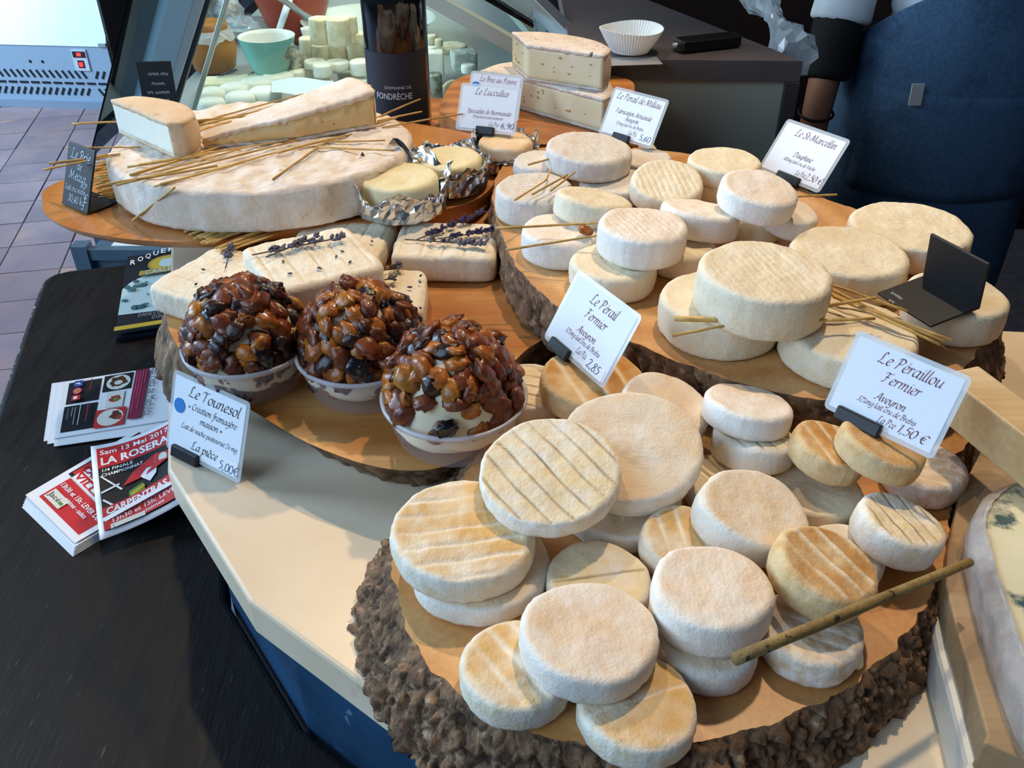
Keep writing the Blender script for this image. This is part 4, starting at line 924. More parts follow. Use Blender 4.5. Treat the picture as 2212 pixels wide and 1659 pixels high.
card('laminated price card marked 5,00 with blue dot on the marble', (-0.248, 0.554, 0.003), -32.6, 22.3, w, h,
     [L_('Le Tounesol', .0135, .005, .0515, .057), L_('« Création fromagère', .0085, .005, .0415, .054, nib=.085), L_('maison »', .0085, .005, .0325, .025, nib=.085), L_('Lait de vache pasteurisé 24 mg', .0066, .004, .0235, .063, nib=.09), L_('La pièce', .0105, .001, .0095, .03, nib=.085)], M_black_ink, -.018, hand=('5,00€', .0185, .005, .0115, .021, (.017, .0038, .039, .0165)), dot=(-.0315, .0405, .0062), clip_w=.030)

# ------------------------------------------------------------------ black slates
M_slate = mk('matt_black_slate', '14181C', '0E1114', scale=30, rough=0.5)
M_chalk = mk('chalk_pen', 'D9E2EA', rough=0.7)
def slate(label, t, yaw, lean, w, h, lines, foot_len=.035, foot_sign=1):
    root = thing('slate_card', label, 'slate', t, (0, 0, math.radians(yaw)), None)
    Mx = Matrix.Rotation(-math.radians(lean), 4, 'X')
    V = []
    o = bevel(MB().box((-w / 2, -.0012, 0), (w / 2, .0012, h), Mx).build('plate', M_slate, root), .0008, 2)
    if foot_sign: bevel(MB().box((-w / 2, -.001 if foot_sign > 0 else -foot_len, 0), (w / 2, foot_len if foot_sign > 0 else .001, .002)).build('foot', M_slate, root), .0006, 2)
    if lines: place_text(lines, lambda x, y: tuple(Mx @ Vector((x, -.0016, y))), 'chalk_writing', M_chalk, root)
    return root
CH = dict(nib=.02, minw=.042, shear=.1, wob=.04)
slate('small black slate lettered in chalk beside the brie', (-0.459, 0.883, 0.0765), -36, 24, .047, .066,
      [L_('Le Brie', .0155, .001, .0505, .034, **CH), L_('de', .0125, .001, .0405, .009, **CH), L_('Meaux', .0145, .0, .0295, .031, **CH), L_('AOP', .009, .012, .0235, .012, **CH), L_('Lait cru vache', .0085, -.002, .0175, .036, **CH), L_('30,40 kg', .012, .002, .006, .030, **CH), L_('€', .014, .0175, .0105, .007, **CH)])
s2 = slate('black slate stand seen from behind on the raised board', (0.3405, 0.615, 0.1265), -65.5, -8, .0556, .0395, [], .0, 0)
bevel(MB().box((-.0278, -.047, -.0008), (.0278, .001, .0012), Matrix.Rotation(.10, 4, 'X')).build('foot', M_slate, s2), .0006, 2)
place_text([L_('uvnu', .006, -.016, -.040, .012, **CH), L_('vn', .006, -.012, -.049, .006, **CH)], lambda x, y: tuple(Matrix.Rotation(.10, 4, 'X') @ Vector((x, y, .0016))), 'chalk_writing', M_chalk, s2)

# ------------------------------------------------------------------ straws
M_straw = mk('golden_straw', 'D0AB66', 'B08A48', scale=60, rough=0.55, c3='E0C88A', c3scale=140, stretch=(1, 1, 1), rnd=0.22)
def straw(label, group, p0, p1, r=0.0011, bend=0.0, seed=0, name='straw', mat=None, seg=6, lift=0.0):
    a, b = Vector(p0), Vector(p1); d = b - a; side = Vector((-d.y, d.x, 0)).normalized() if Vector((d.x, d.y, 0)).length > 1e-6 else Vector((1, 0, 0)); rs = random.Random(seed)
    pts = [d * u + side * (bend * math.sin(u * math.pi) + .0006 * nz(u * 5, seed, 0)) + Vector((0, 0, lift * math.sin(u * math.pi))) for u in np.linspace(0, 1, 7)]
    o = MB().tube(pts, [r * (1 - .25 * u + .1 * nz(u * 9, seed, 3)) for u in np.linspace(0, 1, 7)], seg).build(name, mat or M_straw, smooth=True); o.location = a
    return tag(o, label, 'straw', group)
zs = ZBT + 0.0012
SB = 'dry golden straw lying across the brie wheel'
on_brie = [((143, 319), (305, 318)), ((156, 268), (300, 262)), ((106, 353), (260, 332)), ((94, 367), (240, 338)), ((275, 361), (430, 338)), ((280, 378), (470, 318)), ((283, 380), (452, 330)), ((250, 400), (640, 304)), ((230, 398), (470, 358)), ((333, 403), (715, 298)), ((345, 398), (560, 340)), ((590, 388), (705, 306)), ((418, 268), (655, 203)),
           ((420, 274), (645, 214)), ((415, 262), (560, 250)), ((300, 355), (640, 300)), ((420, 300), (470, 285)), ((425, 285), (500, 262)), ((700, 306), (832, 303)), ((690, 318), (852, 325)), ((600, 330), (760, 290)), ((330, 372), (520, 322))]
BL_ = {0: 'straw poking out level above the chalk slate', 1: 'straw sticking out left of the white-pasted half round, highest of the left ones', 2: 'straw poking out left between the slate and the floor, upper of a pair', 3: 'straw poking farthest left beyond the slate, lower of a pair', 7: 'longest straw running from the slate under the brie wedge', 9: 'long straw nearest the front rim of the brie', 11: 'short slanting straw alone near the middle front of the brie',
       12: 'straw leaning along the back of the runny wedge, upper one', 13: 'straw leaning along the back of the runny wedge, lower one', 18: 'thin straw on the brie pointing to the foil cheeses, upper one', 19: 'thin straw on the brie pointing to the foil cheeses, lower one', 20: 'straw coming out under the middle of the runny wedge'}
for i, (a, b) in enumerate(on_brie):
    straw(BL_.get(i, SB), 'straws on the brie', U(a[0], a[1], zs + .0014 * (i % 3)), U(b[0], b[1], zs + .0014 * ((i + 1) % 3)), .0011 + .0004 * ((i * 7) % 3) / 2, .002 * math.sin(i * 2.3), i)
SBE = ['straw rising steepest in front of the bottle label', 'frayed straw ending in front of the bottle foot', 'longest straw reaching past the bottle to the price card', 'shortest straw at the thick end of the runny wedge']
for i, (a, b) in enumerate([((812, 256), (908, 214)), ((815, 262), (912, 241)), ((825, 276), (1000, 246)), ((812, 268), (858, 254))]):
    straw(SBE[i], 'straws by the bottle', U(a[0], a[1], zs), U(b[0], b[1], zs + .004), .0012, .001, 60 + i)
straw('bent straw leaning over the front rim of the brie onto the tray', None, U(287, 476, ZB + .003), U(378, 405, zs + .003), .0014, 0, 71)
SU = 'dry straw in the flat bed under the front of the brie'
rs = random.Random(12)
for i in range(34):
    x0 = 395 + rs.uniform(0, 90); y0 = 492 + (x0 - 395) * .55 + rs.uniform(-4, 12); ln = rs.uniform(90, 150); an = rs.uniform(-.42, -.30)
    straw(SU, 'straw bed under the brie front', U(x0, y0, ZB + .0012 + .0012 * (i % 3)), U(x0 + ln * math.cos(an), y0 + ln * math.sin(an), ZB + .0012 + .0012 * ((i + 1) % 3)), .0011, .002 * rs.uniform(-1, 1), 100 + i)
SL = 'dry straw fanning out left of the brie over the tray'
for i in range(22):
    y0 = 345 + i * 4.2 + rs.uniform(-3, 3); x0 = 196 + rs.uniform(-6, 14) + i * .8
    straw(SL, 'straw bed left of the brie', U(x0, y0, ZB + .0012 + .0012 * (i % 3)), U(x0 + rs.uniform(75, 110), y0 - rs.uniform(8, 26), ZB + .0012 + .0012 * ((i + 1) % 3)), .0010, .002 * rs.uniform(-1, 1), 200 + i)
ST = ['long stalk pointing left from the white cheese with the raisin', 'stalk with split tip just below the raisin on the raised board', 'longest stalk on the thick grey cheese', 'little stalk tucked under the big round grey cheese', 'stalk at the right edge of the thick grey cheese', 'middle stalk lying on the thick grey cheese', 'small stalk on the rearmost left grey cheese', 'thin stalk poking out beside the far tilted card']
for i, (a, za, b, zb_) in enumerate([((1070, 493), .128, (1292, 482), .130), ((1092, 540), .112, (1296, 508), .130), ((1112, 432), .130, (1182, 388), .131), ((1180, 388), .132, (1190, 365), .131), ((1190, 412), .130, (1242, 372), .131), ((1150, 420), .130, (1225, 378), .131), ((1140, 356), .120, (1192, 342), .126), ((1690, 426), .122, (1808, 420), .122)]):
    straw(ST[i], 'stalks on the raised board', U(a[0], a[1], za), U(b[0], b[1], zb_), .0012, .0, 300 + i)
SF = ['thickest straw lying in front of the biggest round cheese, left half', 'straw continuing right from the thickest one under the biggest cheese', 'thin straw sloping down left below the biggest round cheese', 'straw crossing towards the black slate stand']
for i, (a, za, b, zb_, r) in enumerate([((1457, 688), .128, (1690, 695), .130, .0022), ((1690, 696), .130, (1890, 688), .130, .0016), ((1453, 725), .118, (1578, 701), .128, .0012), ((1767, 664), .131, (1893, 643), .136, .0016)]):
    straw(SF[i], 'straws before the biggest cheese', U(a[0], a[1], za), U(b[0], b[1], zb_), r, 0, 320 + i)
SR = ['upper long straw of the bundle below the black slate stand', 'middle long straw of the bundle below the black slate stand', 'shortest straw right under the black slate foot', 'lowest long straw of the bundle below the black slate stand', 'broken-off straw tip at the right end of the bundle']
for i, (a, b, zz) in enumerate([((1790, 622), (2040, 738), .131), ((1786, 632), (2055, 735), .132), ((1795, 615), (1960, 672), .133), ((1800, 640), (2030, 745), .131), ((1975, 712), (2048, 757), .110)]):
    straw(SR[i], 'bundle below the slate', U(a[0], a[1], zz), U(b[0], b[1], zz - .008), .0014, 0.001 * (i - 2), 340 + i)
M_twig = mk('speckled_dry_twig', '9C8350', '7A6138', scale=50, rough=0.7, c3='2E2216', c3scale=170, c3range=(0.6, 0.68), bump=0.6, bscale=200)
straw('thick speckled dry twig bridging from the front cheeses to the right board', None, U(1588, 1424, .104), U(2096, 1214, .088), .0034, 0, 400, 'twig', M_twig, 10)
# ------------------------------------------------------------------ wine bottle
M_bottle = mk('dark_bottle_glass', '0A0C10', rough=0.06, spec=0.6, coat=0.3)
M_blabel = mk('matt_navy_label', '1C2330', rough=0.6)
M_bprint = mk('silver_print', 'C9CCD2', rough=0.5)
bp = U(868, 268, 0.0405); bp[1] += 0.0
bt = thing('wine_bottle', 'dark wine bottle with navy label standing behind the brie', 'bottle', (bp[0], bp[1], 0.0405))
rb_ = 0.0425
MB().lathe([(0, .004), (.028, .001), (.037, .0), (rb_, .006), (rb_, .165), (rb_ * .985, .178), (rb_ * .90, .195), (rb_ * .7, .215), (rb_ * .45, .24), (.0155, .26), (.0148, .30), (.0165, .302), (.0165, .315), (.012, .318), (0, .318)], 64).build('glass', M_bottle, bt, smooth=True)
al, ar = math.radians(-180), math.radians(0)
V, Fc = [], []
for i in range(33):
    a = math.radians(-168) + math.radians(146) * i / 32
    for z in (.008, .108): V.append(((rb_ + .0004) * math.cos(a), (rb_ + .0004) * math.sin(a), z))
Fc = [(2 * i, 2 * i + 2, 2 * i + 3, 2 * i + 1) for i in range(32)]
obj('label', make_mesh('label', V, Fc, True), M_blabel, bt)
lf = lambda x, y: ((rb_ + .0009) * math.sin(x / rb_), -(rb_ + .0009) * math.cos(x / rb_), y)
place_text([line('prt', 'FONDRÈCHE', .0115, -.003, .048, 'c', width=.050, bold=.012), line('prt', 'DOMAINE DE', .0055, .0035, .0615, 'c', width=.036)], lf, 'label_lettering', M_bprint, bt)

# ------------------------------------------------------------------ refrigerated display case behind
M_alu = mk('brushed_aluminium', 'B9C0C8', rough=0.35, metal=0.7)
M_alu2 = mk('blue_grey_profile', '8FA3B5', rough=0.4, metal=0.3)
M_dkprof = mk('dark_profile', '1C2229', rough=0.4)
M_white = mk('white_enamel', 'E6ECEC', rough=0.35)
M_case_in = mk('grey_case_lining', '6A716D', rough=0.5)
M_gedge = mk('greenish_glass_edge', 'A3B5A8', rough=0.25)
M_glass = bpy.data.materials.new('clear_case_glass'); M_glass.use_nodes = True
_N, _L = M_glass.node_tree.nodes, M_glass.node_tree.links
_g = _N.new('ShaderNodeBsdfGlossy'); _g.inputs['Roughness'].default_value = .02; _g.inputs['Color'].default_value = (.9, .95, .95, 1)
_t = _N.new('ShaderNodeBsdfTransparent'); _t.inputs['Color'].default_value = (.95, .985, .97, 1); _m = _N.new('ShaderNodeMixShader'); _f = _N.new('ShaderNodeFresnel'); _f.inputs[0].default_value = 1.35
_L.new(_f.outputs[0], _m.inputs[0]); _L.new(_t.outputs[0], _m.inputs[1]); _L.new(_g.outputs[0], _m.inputs[2]); _L.new(_m.outputs[0], _N['Material Output'].inputs[0])
CZ = -0.10; CY0 = 1.46
case = thing('refrigerated_display_case', 'lit glass cheese case running back behind the wine bottle', 'display case', (-0.3, 2.2, FLOOR_Z))
def cl(p): return (p[0] + 0.3, p[1] - 2.2, p[2] - FLOOR_Z)
def cbox(name, lo, hi, m): return MB().box(cl(lo), cl(hi)).build(name, m, case)
cbox('base', (-0.70, CY0, FLOOR_Z), (0.06, 3.6, CZ - 0.03), M_dkprof)
cbox('deck', (-0.69, CY0 + .01, CZ - 0.029), (0.06, 3.58, CZ - 0.001), mk('grey_case_deck', '9EA39E', rough=.4))
cbox('rear_lining', (0.061, CY0 + .02, CZ - 0.03), (0.073, 3.6, 0.06), M_case_in)
cbox('far_end', (-0.69, 3.60, CZ - .03), (0.06, 3.62, 0.55), M_case_in)
def bar(name, a, b, r, m, sec=(1, 1)):
    a, b = Vector(cl(a)), Vector(cl(b)); d = (b - a); q = d.to_track_quat('Z', 'Y').to_matrix().to_4x4(); q.translation = a
    return bevel(MB().box((-r * sec[0], -r * sec[1], 0), (r * sec[0], r * sec[1], d.length), q).build(name, m, case), .0008, 1)
# end glass (towards the viewer), front slanted glass, rear slanted glass
g0 = UY(415, 248, CY0); g1 = UY(490, 0, CY0); gd = (g1 - g0) / (g1[2] - g0[2]); gt = g0 + gd * (0.34 - g0[2]); gb = g0 + gd * (CZ - g0[2])
h0 = UY(1110, 97, CY0); h1 = UY(940, 0, CY0); hd = (h1 - h0) / np.linalg.norm(h1 - h0); hb = h0 - hd * 0.10; ht = h0 + hd * 0.36
def pane(name, pts, m=M_glass, th=.003):
    V = [cl(p) for p in pts]; o = obj(name, make_mesh(name, V, [tuple(range(len(V)))], False), m, case); sm = o.modifiers.new('s', 'SOLIDIFY'); sm.thickness = th; return o
pane('end_glass', [gb, gt, ht, hb, np.array([hb[0], CY0, CZ])])
pane('front_glass', [gb + [-.16, .03, 0], gt + [-.16, .03, 0], gt + [-.16, 2.1, 0], gb + [-.16, 2.1, 0]])
bar('glass_edge_strip', gb, gt, .0065, M_gedge, (1, .5))
bar('rear_rail', hb, ht, .011, mk('pale_green_rail', 'C6D6CC', rough=.3), (1, 1))
pane('rear_glass', [h0 + [0.03, .02, .02], ht + [0.03, .02, .02], ht + [.03, 1.6, .02], h0 + [.03, 1.6, .02]])
for k, (a, b, r, m_) in enumerate([((1085, 0), (1145, 72), .006, M_gedge), ((1150, 0), (1228, 78), .013, M_alu), ]):
    pa, pb_ = UY(a[0], a[1], 1.62), UY(b[0], b[1], 1.56); d_ = (pa - pb_) / np.linalg.norm(pa - pb_); bar('rear_rail', pb_ - d_ * .02, pa + d_ * .25, r, m_)
for k, (xa, xb, r, m_) in enumerate([(338, 372, .006, M_alu), (352, 388, .012, M_alu2), (378, 418, .010, M_alu), (400, 440, .006, M_dkprof)]):
    pa, pb_ = UY(xa, 130, 1.74), UY(xb, 0, 1.74); d_ = (pb_ - pa) / np.linalg.norm(pb_ - pa); bar('corner_profile', pa - d_ * .12, pb_ + d_ * .25, r, m_, (1, 2))
# lamp strip in the roof of the case
cbox('lamp_housing', (-0.40, CY0 + .1, 0.42), (-0.14, 3.5, 0.45), M_alu)
M_lamp = mk('lit_lamp_tube', 'F2FFF6', emit=4.0)
lt = MB().tube([cl((-0.27, CY0 + .16, 0.40)), cl((-0.27, 3.4, 0.40))], .014, 12).build('lamp_tube', M_lamp, case, smooth=True)
la = light('case_lamp_light', 'AREA', (-0.27, 2.25, 0.38), (-0.27, 2.25, -1), 6.5, (0.97, 1.0, 0.90), 0.16, 1.6)

# ------------------------------------------------------------------ things in the case
def setup_small(name, kind_h, px, py, w, z0, mat, label, hpx=None, sx=1.0, tilt=(0, 0, 0), grp=None, hh=None, seed=None, e=None):
    """disc or drum whose middle shows at (px,py); z0: height of its base"""
    z = z0 + .02
    for _ in range(3):
        p = U(px, py, z); R = w / 2 * depth(p) / F_PX; h_ = hh if hh else max(.012, hpx * depth(p) / F_PX * 1.05 - 2 * R * .26) if hpx else R * .8
        z = z0 + h_ / 2
    me = cheese_mesh(R, h_, seed or int(px * 3 + py), wob=.03, seg=28, e=e or min(h_ * .42, R * .4)); o = obj(name, me, mat); o.location = (p[0], p[1], z0); o.rotation_euler = tilt
    if sx != 1.0: o.scale = (sx, 1 / sx ** .3, 1)
    return tag(o, label, 'cheese', grp)
M_fresh = mk('fresh_white_goat', 'F3F1E4', 'EAE6D2', scale=30, rough=0.6, bump=.2, sss=.15, rnd=.02)
M_goat = mk('aged_goat_rind', 'E6DCC0', 'CFC09A', scale=60, rough=0.75, bump=.5, bscale=160)
M_ash = mk('ashen_goat_rind', 'C3C2B4', '6F7060', scale=70, rough=0.85, bump=.7, bscale=160, contrast=(.4, .6))
M_greyrind = mk('grey_mould_rind', 'C4C8BE', 'A2A89C', scale=70, rough=0.85, bump=.5)
GO = 'white oval goat cheeses in the case'; OV = 'oval fresh white goat cheese in the lit case'
for (x, y, w_, lb) in [(456, 207, 57, 'oval white goat cheese nearest the left glass strip of the case'), (506, 197, 58, 'oval white goat cheese second from the left glass strip'), (556, 185, 64, 'longest oval white goat cheese in the middle of the row'), (600, 173, 62, 'oval white goat cheese at the right end of the upper row'),
                     (520, 216, 58, 'oval white goat cheese just above the back rim of the brie'), (457, 229, 54, 'lowest oval white goat cheese by the left glass strip'), (572, 206, 64, 'oval white goat cheese half under the paper sheet')]:
    setup_small('oval_goat_cheese', 0, x, y, w_, CZ + .001, M_fresh, lb, sx=1.12, tilt=(0, 0, .25), grp=GO, hh=.028)
M_lavb = mk('cream_block_paste', 'EFE6C4', 'E6DAAE', scale=30, rough=.6, bump=.3)
for (x, y, a, b, rz, lb) in [(485, 171, .048, .030, .1, 'flat cream block with lavender behind the oval goat cheeses'), (552, 166, .036, .028, .3, 'smaller flat cream block with lavender right of the other')]:
    p = U(x, y, CZ + .025); o = obj('cream_block', cheese_mesh(.03, .024, int(x), wob=.01, rect=(a, b), seg=48, e=.005), M_lavb); o.location = (p[0], p[1], CZ + .001); o.rotation_euler = (0, 0, rz); tag(o, lb, 'cheese')
    sprig('lavender sprig on the ' + ('larger' if x < 500 else 'smaller') + ' cream block in the case', (x - 16, y - 2), (x + 24, y - 14), CZ + .026, .2, seed=int(x), dens=.6)
GD = 'goat drums in the case'
for (x, y, w_, hp, z0, m_, lb) in [(642, 165, 40, 36, CZ, M_fresh, 'small white drum cheese left of a like one beside the paper sheet'), (662, 160, 40, 34, CZ, M_fresh, 'small white drum cheese above the paper sheet, right of a pair'), (680, 138, 46, 26, CZ + .03, M_fresh, 'flat white cheese on top behind the white drum pair'), (697, 151, 42, 36, CZ + .025, M_fresh, 'white drum stacked on a speckled one left of the bottle'),
        (695, 178, 36, 30, CZ, M_goat, 'speckled drum under a white drum left of the bottle'), (729, 140, 50, 28, CZ + .03, M_fresh, 'flat greyish white disc in front of the upright goat logs'), (779, 145, 46, 38, CZ + .02, M_fresh, 'creamy white drum touching the left side of the bottle'), (745, 162, 32, 24, CZ, M_greyrind, 'little pale drum low beside the bottle'), (774, 177, 46, 24, CZ, M_fresh, 'flat white cheese right behind the tip of the brie wedge'),
        (666, 106, 36, 56, CZ + .02, M_goat, 'leftmost upright goat log of the lower row'), (690, 115, 43, 50, CZ + .015, M_goat, 'second upright goat log of the lower row'), (730, 113, 43, 48, CZ + .015, M_goat, 'third upright goat log of the lower row'), (771, 110, 45, 58, CZ + .015, M_goat, 'upright goat log of the lower row next to the bottle'), (778, 82, 32, 30, CZ + .07, M_goat, 'short goat log at the upper left edge of the bottle'),
        (692, 66, 46, 62, CZ + .075, M_goat, 'leftmost goat log of the top row under the grey bowl'), (731, 68, 50, 66, CZ + .075, M_goat, 'largest goat log of the top row'), (758, 62, 30, 58, CZ + .075, M_goat, 'narrow goat log at the right of the top row'),
        (932, 86, 24, 26, CZ + .07, M_goat, 'small drum right of the bottle at the top'), (948, 92, 18, 20, CZ + .07, M_goat, 'tiny drum behind the others right of the bottle'), (938, 104, 34, 18, CZ + .05, M_fresh, 'flat white disc right of the bottle'), (976, 104, 66, 30, CZ + .05, M_goat, 'pale round cheese lying flat right of the bottle'),
        (937, 198, 38, 84, CZ, M_ash, 'tall ashen log standing right of the bottle'), (1012, 148, 32, 26, CZ + .04, M_fresh, 'white round behind the upper corner of the half hidden card')]:
    setup_small('goat_cheese', 0, x, y, w_, z0 + .001, m_, lb, hpx=hp, grp=GD, e=.004)
setup_small('goat_cheese', 0, 975, 190, 56, CZ + .012, M_goat, 'cut round cheese standing on edge beside the half hidden card', hh=.03, tilt=(1.0, .5, 0), e=.005, grp=GD)
def block(name, px, py, w_, hp, z0, mat, label, rz=.3, seed=1):
    p = U(px, py, z0 + .02); s = w_ / 2 * depth(p) / F_PX; h_ = max(.02, hp * depth(p) / F_PX * .85)
    o = obj(name, cheese_mesh(s, h_, seed, wob=.03, rect=(s, s * .85), seg=40, e=.004, lump=.002), mat); o.location = (p[0], p[1], z0 + .001); o.rotation_euler = (0, 0, rz); return tag(o, label, 'cheese', 'ashen blocks in the case')
block('ashen_block', 615, 103, 42, 34, CZ + .055, M_ash, 'topmost ashen cube by the turquoise bowl', .5, 2)
block('ashen_block', 597, 126, 36, 32, CZ + .028, M_ash, 'left ashen cube of the little stack', .2, 3)
block('ashen_block', 638, 124, 42, 34, CZ + .026, M_ash, 'right ashen cube of the little stack', .8, 4)
block('ashen_block', 577, 148, 38, 28, CZ, M_ash, 'lower left ashen cube at the foot of the turquoise bowl', .1, 5)
block('ashen_block', 612, 152, 44, 24, CZ, M_ash, 'lower right ashen cube under the little stack', .4, 6)
block('ashen_block', 1002, 128, 54, 44, CZ + .04, M_greyrind, 'grey-rinded block right of the bottle', .25, 7)
block('ashen_block', 938, 142, 42, 60, CZ + .02, M_fresh, 'white wedge with a blue line right of the bottle', .1, 8)
p = U(970, 213, CZ + .01); o = obj('cream_block', cheese_mesh(.03, .02, 5, rect=(.035, .02), seg=40, e=.004), M_lavb); o.location = (p[0], p[1], CZ + .001); tag(o, 'low yellowish piece behind the wood block', 'cheese')
M_sheet = mk('greyish_paper', 'CDD6D6', rough=.6)
p = U(655, 190, CZ + .03); mb = MB(); V = [(x * .06, y * .035, .004 * math.sin(x * 3 + y * 2)) for y in np.linspace(-1, 1, 5) for x in np.linspace(-1, 1, 8)]
mb.add(V, [(r * 8 + c, r * 8 + c + 1, r * 8 + c + 9, r * 8 + c + 8) for r in range(4) for c in range(7)]); o = mb.build('paper_sheet', M_sheet, smooth=True); o.location = (p[0], p[1], CZ + .033); o.rotation_euler = (.12, .05, .2); tag(o, 'grey-white paper sheet over the oval goat cheeses', 'paper')
# honey jar, bowls
M_jar = mk('terracotta_glaze', 'B57C3C', '9A6430', scale=12, rough=.35, sss=.1)
p = U(460, 160, CZ); s = 51 * depth(p) / F_PX
j = thing('honey_jar', 'round orange-brown earthenware jar with paper collar left in the case', 'jar', (p[0], p[1] + s * .5, CZ + .001))
MB().lathe([(0, 0), (s * .72, 0), (s * .86, .008), (s * 1.0, s * .75), (s * .98, s * 1.15), (s * .85, s * 1.6), (s * .76, s * 1.75), (s * .78, s * 1.95), (s * .74, s * 1.97), (s * .70, s * 1.8), (0, s * 1.78)], 40).build('body', M_jar, j, smooth=True)
M_film = mk('crinkled_clear_film', 'E8F0F2', rough=.15, alpha=.45)
V, Fc = [], []
for i, (r, z) in enumerate([(.80, 1.72), (.86, 1.62), (.95, 1.50), (1.03, 1.32)]):
    for k in range(40):
        a = 2 * math.pi * k / 40; f = 1 + .05 * nz(math.cos(a) * 4, math.sin(a) * 4, i); V.append((s * r * f * math.cos(a), s * r * f * math.sin(a), s * (z + .10 * nz(math.cos(a) * 6, math.sin(a) * 6, i * 2.0) * i)))
Fc = [(i * 40 + k, i * 40 + (k + 1) % 40, (i + 1) * 40 + (k + 1) % 40, (i + 1) * 40 + k) for i in range(3) for k in range(40)]
obj('film_collar', make_mesh('film_collar', V, Fc, False), M_film, j)
def bowl(name, label, px, py, w_, z0, hh, m_out, m_in, rbase=.45, fill=None):
    p = U(px, py, z0 + hh); R = w_ / 2 * depth(p) / F_PX; t = thing(name, label, 'bowl', (p[0], p[1], z0 + .001))
    MB().lathe([(0, .002), (R * rbase, 0), (R * (rbase + .06), .004), (R * .80, hh * .55), (R * .97, hh * .93), (R, hh)], 48).build('outside', m_out, t, smooth=True)
    MB().lathe([(R, hh), (R * .97, hh), (R * .93, hh * .9), (R * .76, hh * .55), (R * .4, hh * .1), (0, hh * .08)], 48).build('inside', m_in, t, smooth=True)
    if fill: MB().lathe([(0, hh * .8), (R * .5, hh * .81), (R * .89, hh * .78)], 32).build('filling', fill, t, smooth=True)
    return t, p, R
M_turq = mk('turquoise_glaze', '7FBFB6', '74B2AA', scale=10, rough=.25); M_cream = mk('cream_glaze', 'E6E4DA', rough=.3); M_red = mk('red_brown_glaze', 'B4472E', 'A03C26', scale=8, rough=.3); M_gbowl = mk('pale_grey_glaze', 'B9C4BE', rough=.3)
t1, p1_, R1 = bowl('bowl', 'turquoise bowl holding a white ladle in the case', 575, 78, 122, CZ, .095, M_turq, M_cream, .42)
t2, p2_, R2 = bowl('bowl', 'large red earthenware bowl at the back of the case', 628, -30, 180, CZ, .12, M_red, M_red, .5)
t3, p3_, R3 = bowl('bowl', 'wide pale grey bowl behind the goat logs and the bottle', 796, 40, 290, CZ + .005, .055, M_gbowl, M_gbowl, .5)
t4, p4_, R4 = bowl('bowl', 'small white ramekin left of the goat logs', 668, 62, 38, CZ + .03, .05, M_cream, M_cream, .8)
M_plastic = mk('white_plastic_utensil', 'D6DEE6', rough=.3)
a = U(598, 80, CZ + .07); b = UY(628, -10, a[1] + .10); o = MB().tube([(0, 0, 0), tuple((b - a) * .5), tuple((b - a) * 1.6)], [.006, .0075, .0085], 10).build('ladle', M_plastic, smooth=True); o.location = a; tag(o, 'white ladle handle standing in the turquoise bowl', 'ladle')
a = UY(684, 52, p3_[1] - .06); b = UY(610, -2, p3_[1] - .20); o = MB().tube([(0, 0, 0), tuple((b - a) * .5), tuple((b - a) * 1.1)], [.012, .006, .008], 8).build('spoon', M_alu, smooth=True); o.location = a; tag(o, 'metal spoon leaning on the pale grey bowl', 'spoon')
# wrapped biscuits and plastic bags
M_bisc = mk('crumbly_biscuit', 'C4935A', 'A8743E', scale=60, rough=.8, bump=.8)
def bag(label, px, py, w_, z0, hh, seed, mat=None, name='plastic_bag', sq=(1, .7)):
    p = U(px, py, z0 + hh * .5); R = w_ / 2 * depth(p) / F_PX; V, Fc = [], []; S, Q = 26, 14
    for i in range(Q + 1):
        ph = math.pi * i / Q
        for k in range(S):
            th = 2 * math.pi * k / S; d = Vector((math.sin(ph) * math.cos(th), math.sin(ph) * math.sin(th), math.cos(ph))); vd, _ = mnoise.voronoi(d * 3.2 + Vector((seed, seed * 2, 0)))
            f = .78 + .42 * (vd[0]) + .12 * nz(*(d * 6)); V.append((d.x * R * f * sq[0], d.y * R * f * sq[1], hh * .5 + d.z * hh * .5 * f))
    Fc = [(i * S + k, (i + 1) * S + k, (i + 1) * S + (k + 1) % S, i * S + (k + 1) % S) for i in range(Q) for k in range(S)]
    o = obj(name, make_mesh(name, V, Fc, False), mat or M_film2); o.location = (p[0], p[1], z0 + .004); return tag(o, label, 'bag')
M_film2 = mk('white_crinkled_plastic', 'E4ECEC', rough=.18, alpha=.7)
bag('crinkled white bag above the orange-brown jar', 435, 60, 70, CZ + .002, .07, 2)
bag('crinkled white plastic behind the turquoise bowl', 530, 62, 110, CZ + .002, .05, 4)
bag('crumpled clear plastic in front of the red bowl', 625, 55, 90, CZ + .002, .06, 9)
for (x, y, w_, sd, lb) in [(420, 32, 56, 1, 'wrapped biscuit pile at the left end of the case'), (500, 30, 54, 5, 'biscuits in torn white wrap beside the red bowl')]:
    o = bag(lb, x, y, w_ * .8, CZ + .03, .05, sd, M_bisc, 'biscuit_pile'); o['category'] = 'biscuits'
    bag('crinkled wrap around the ' + lb, x, y, w_, CZ + .03, .06, sd + 20, M_film)
# slate on the corner of the counter
sp = UY(345, 219, 1.385)
slate('dark slate with faint chalk writing at the corner of the glass case', (sp[0], 1.385, max(.001, sp[2] - .02)), 4, 8, .052, .078, [L_('uvnm vnu', .008, .004, .058, .03, **CH), L_('nuvn', .008, .002, .044, .02, **CH), L_('vn uvmn', .008, .0, .031, .034, **CH), L_('mnuv vn', .007, .002, .020, .026, **CH)])

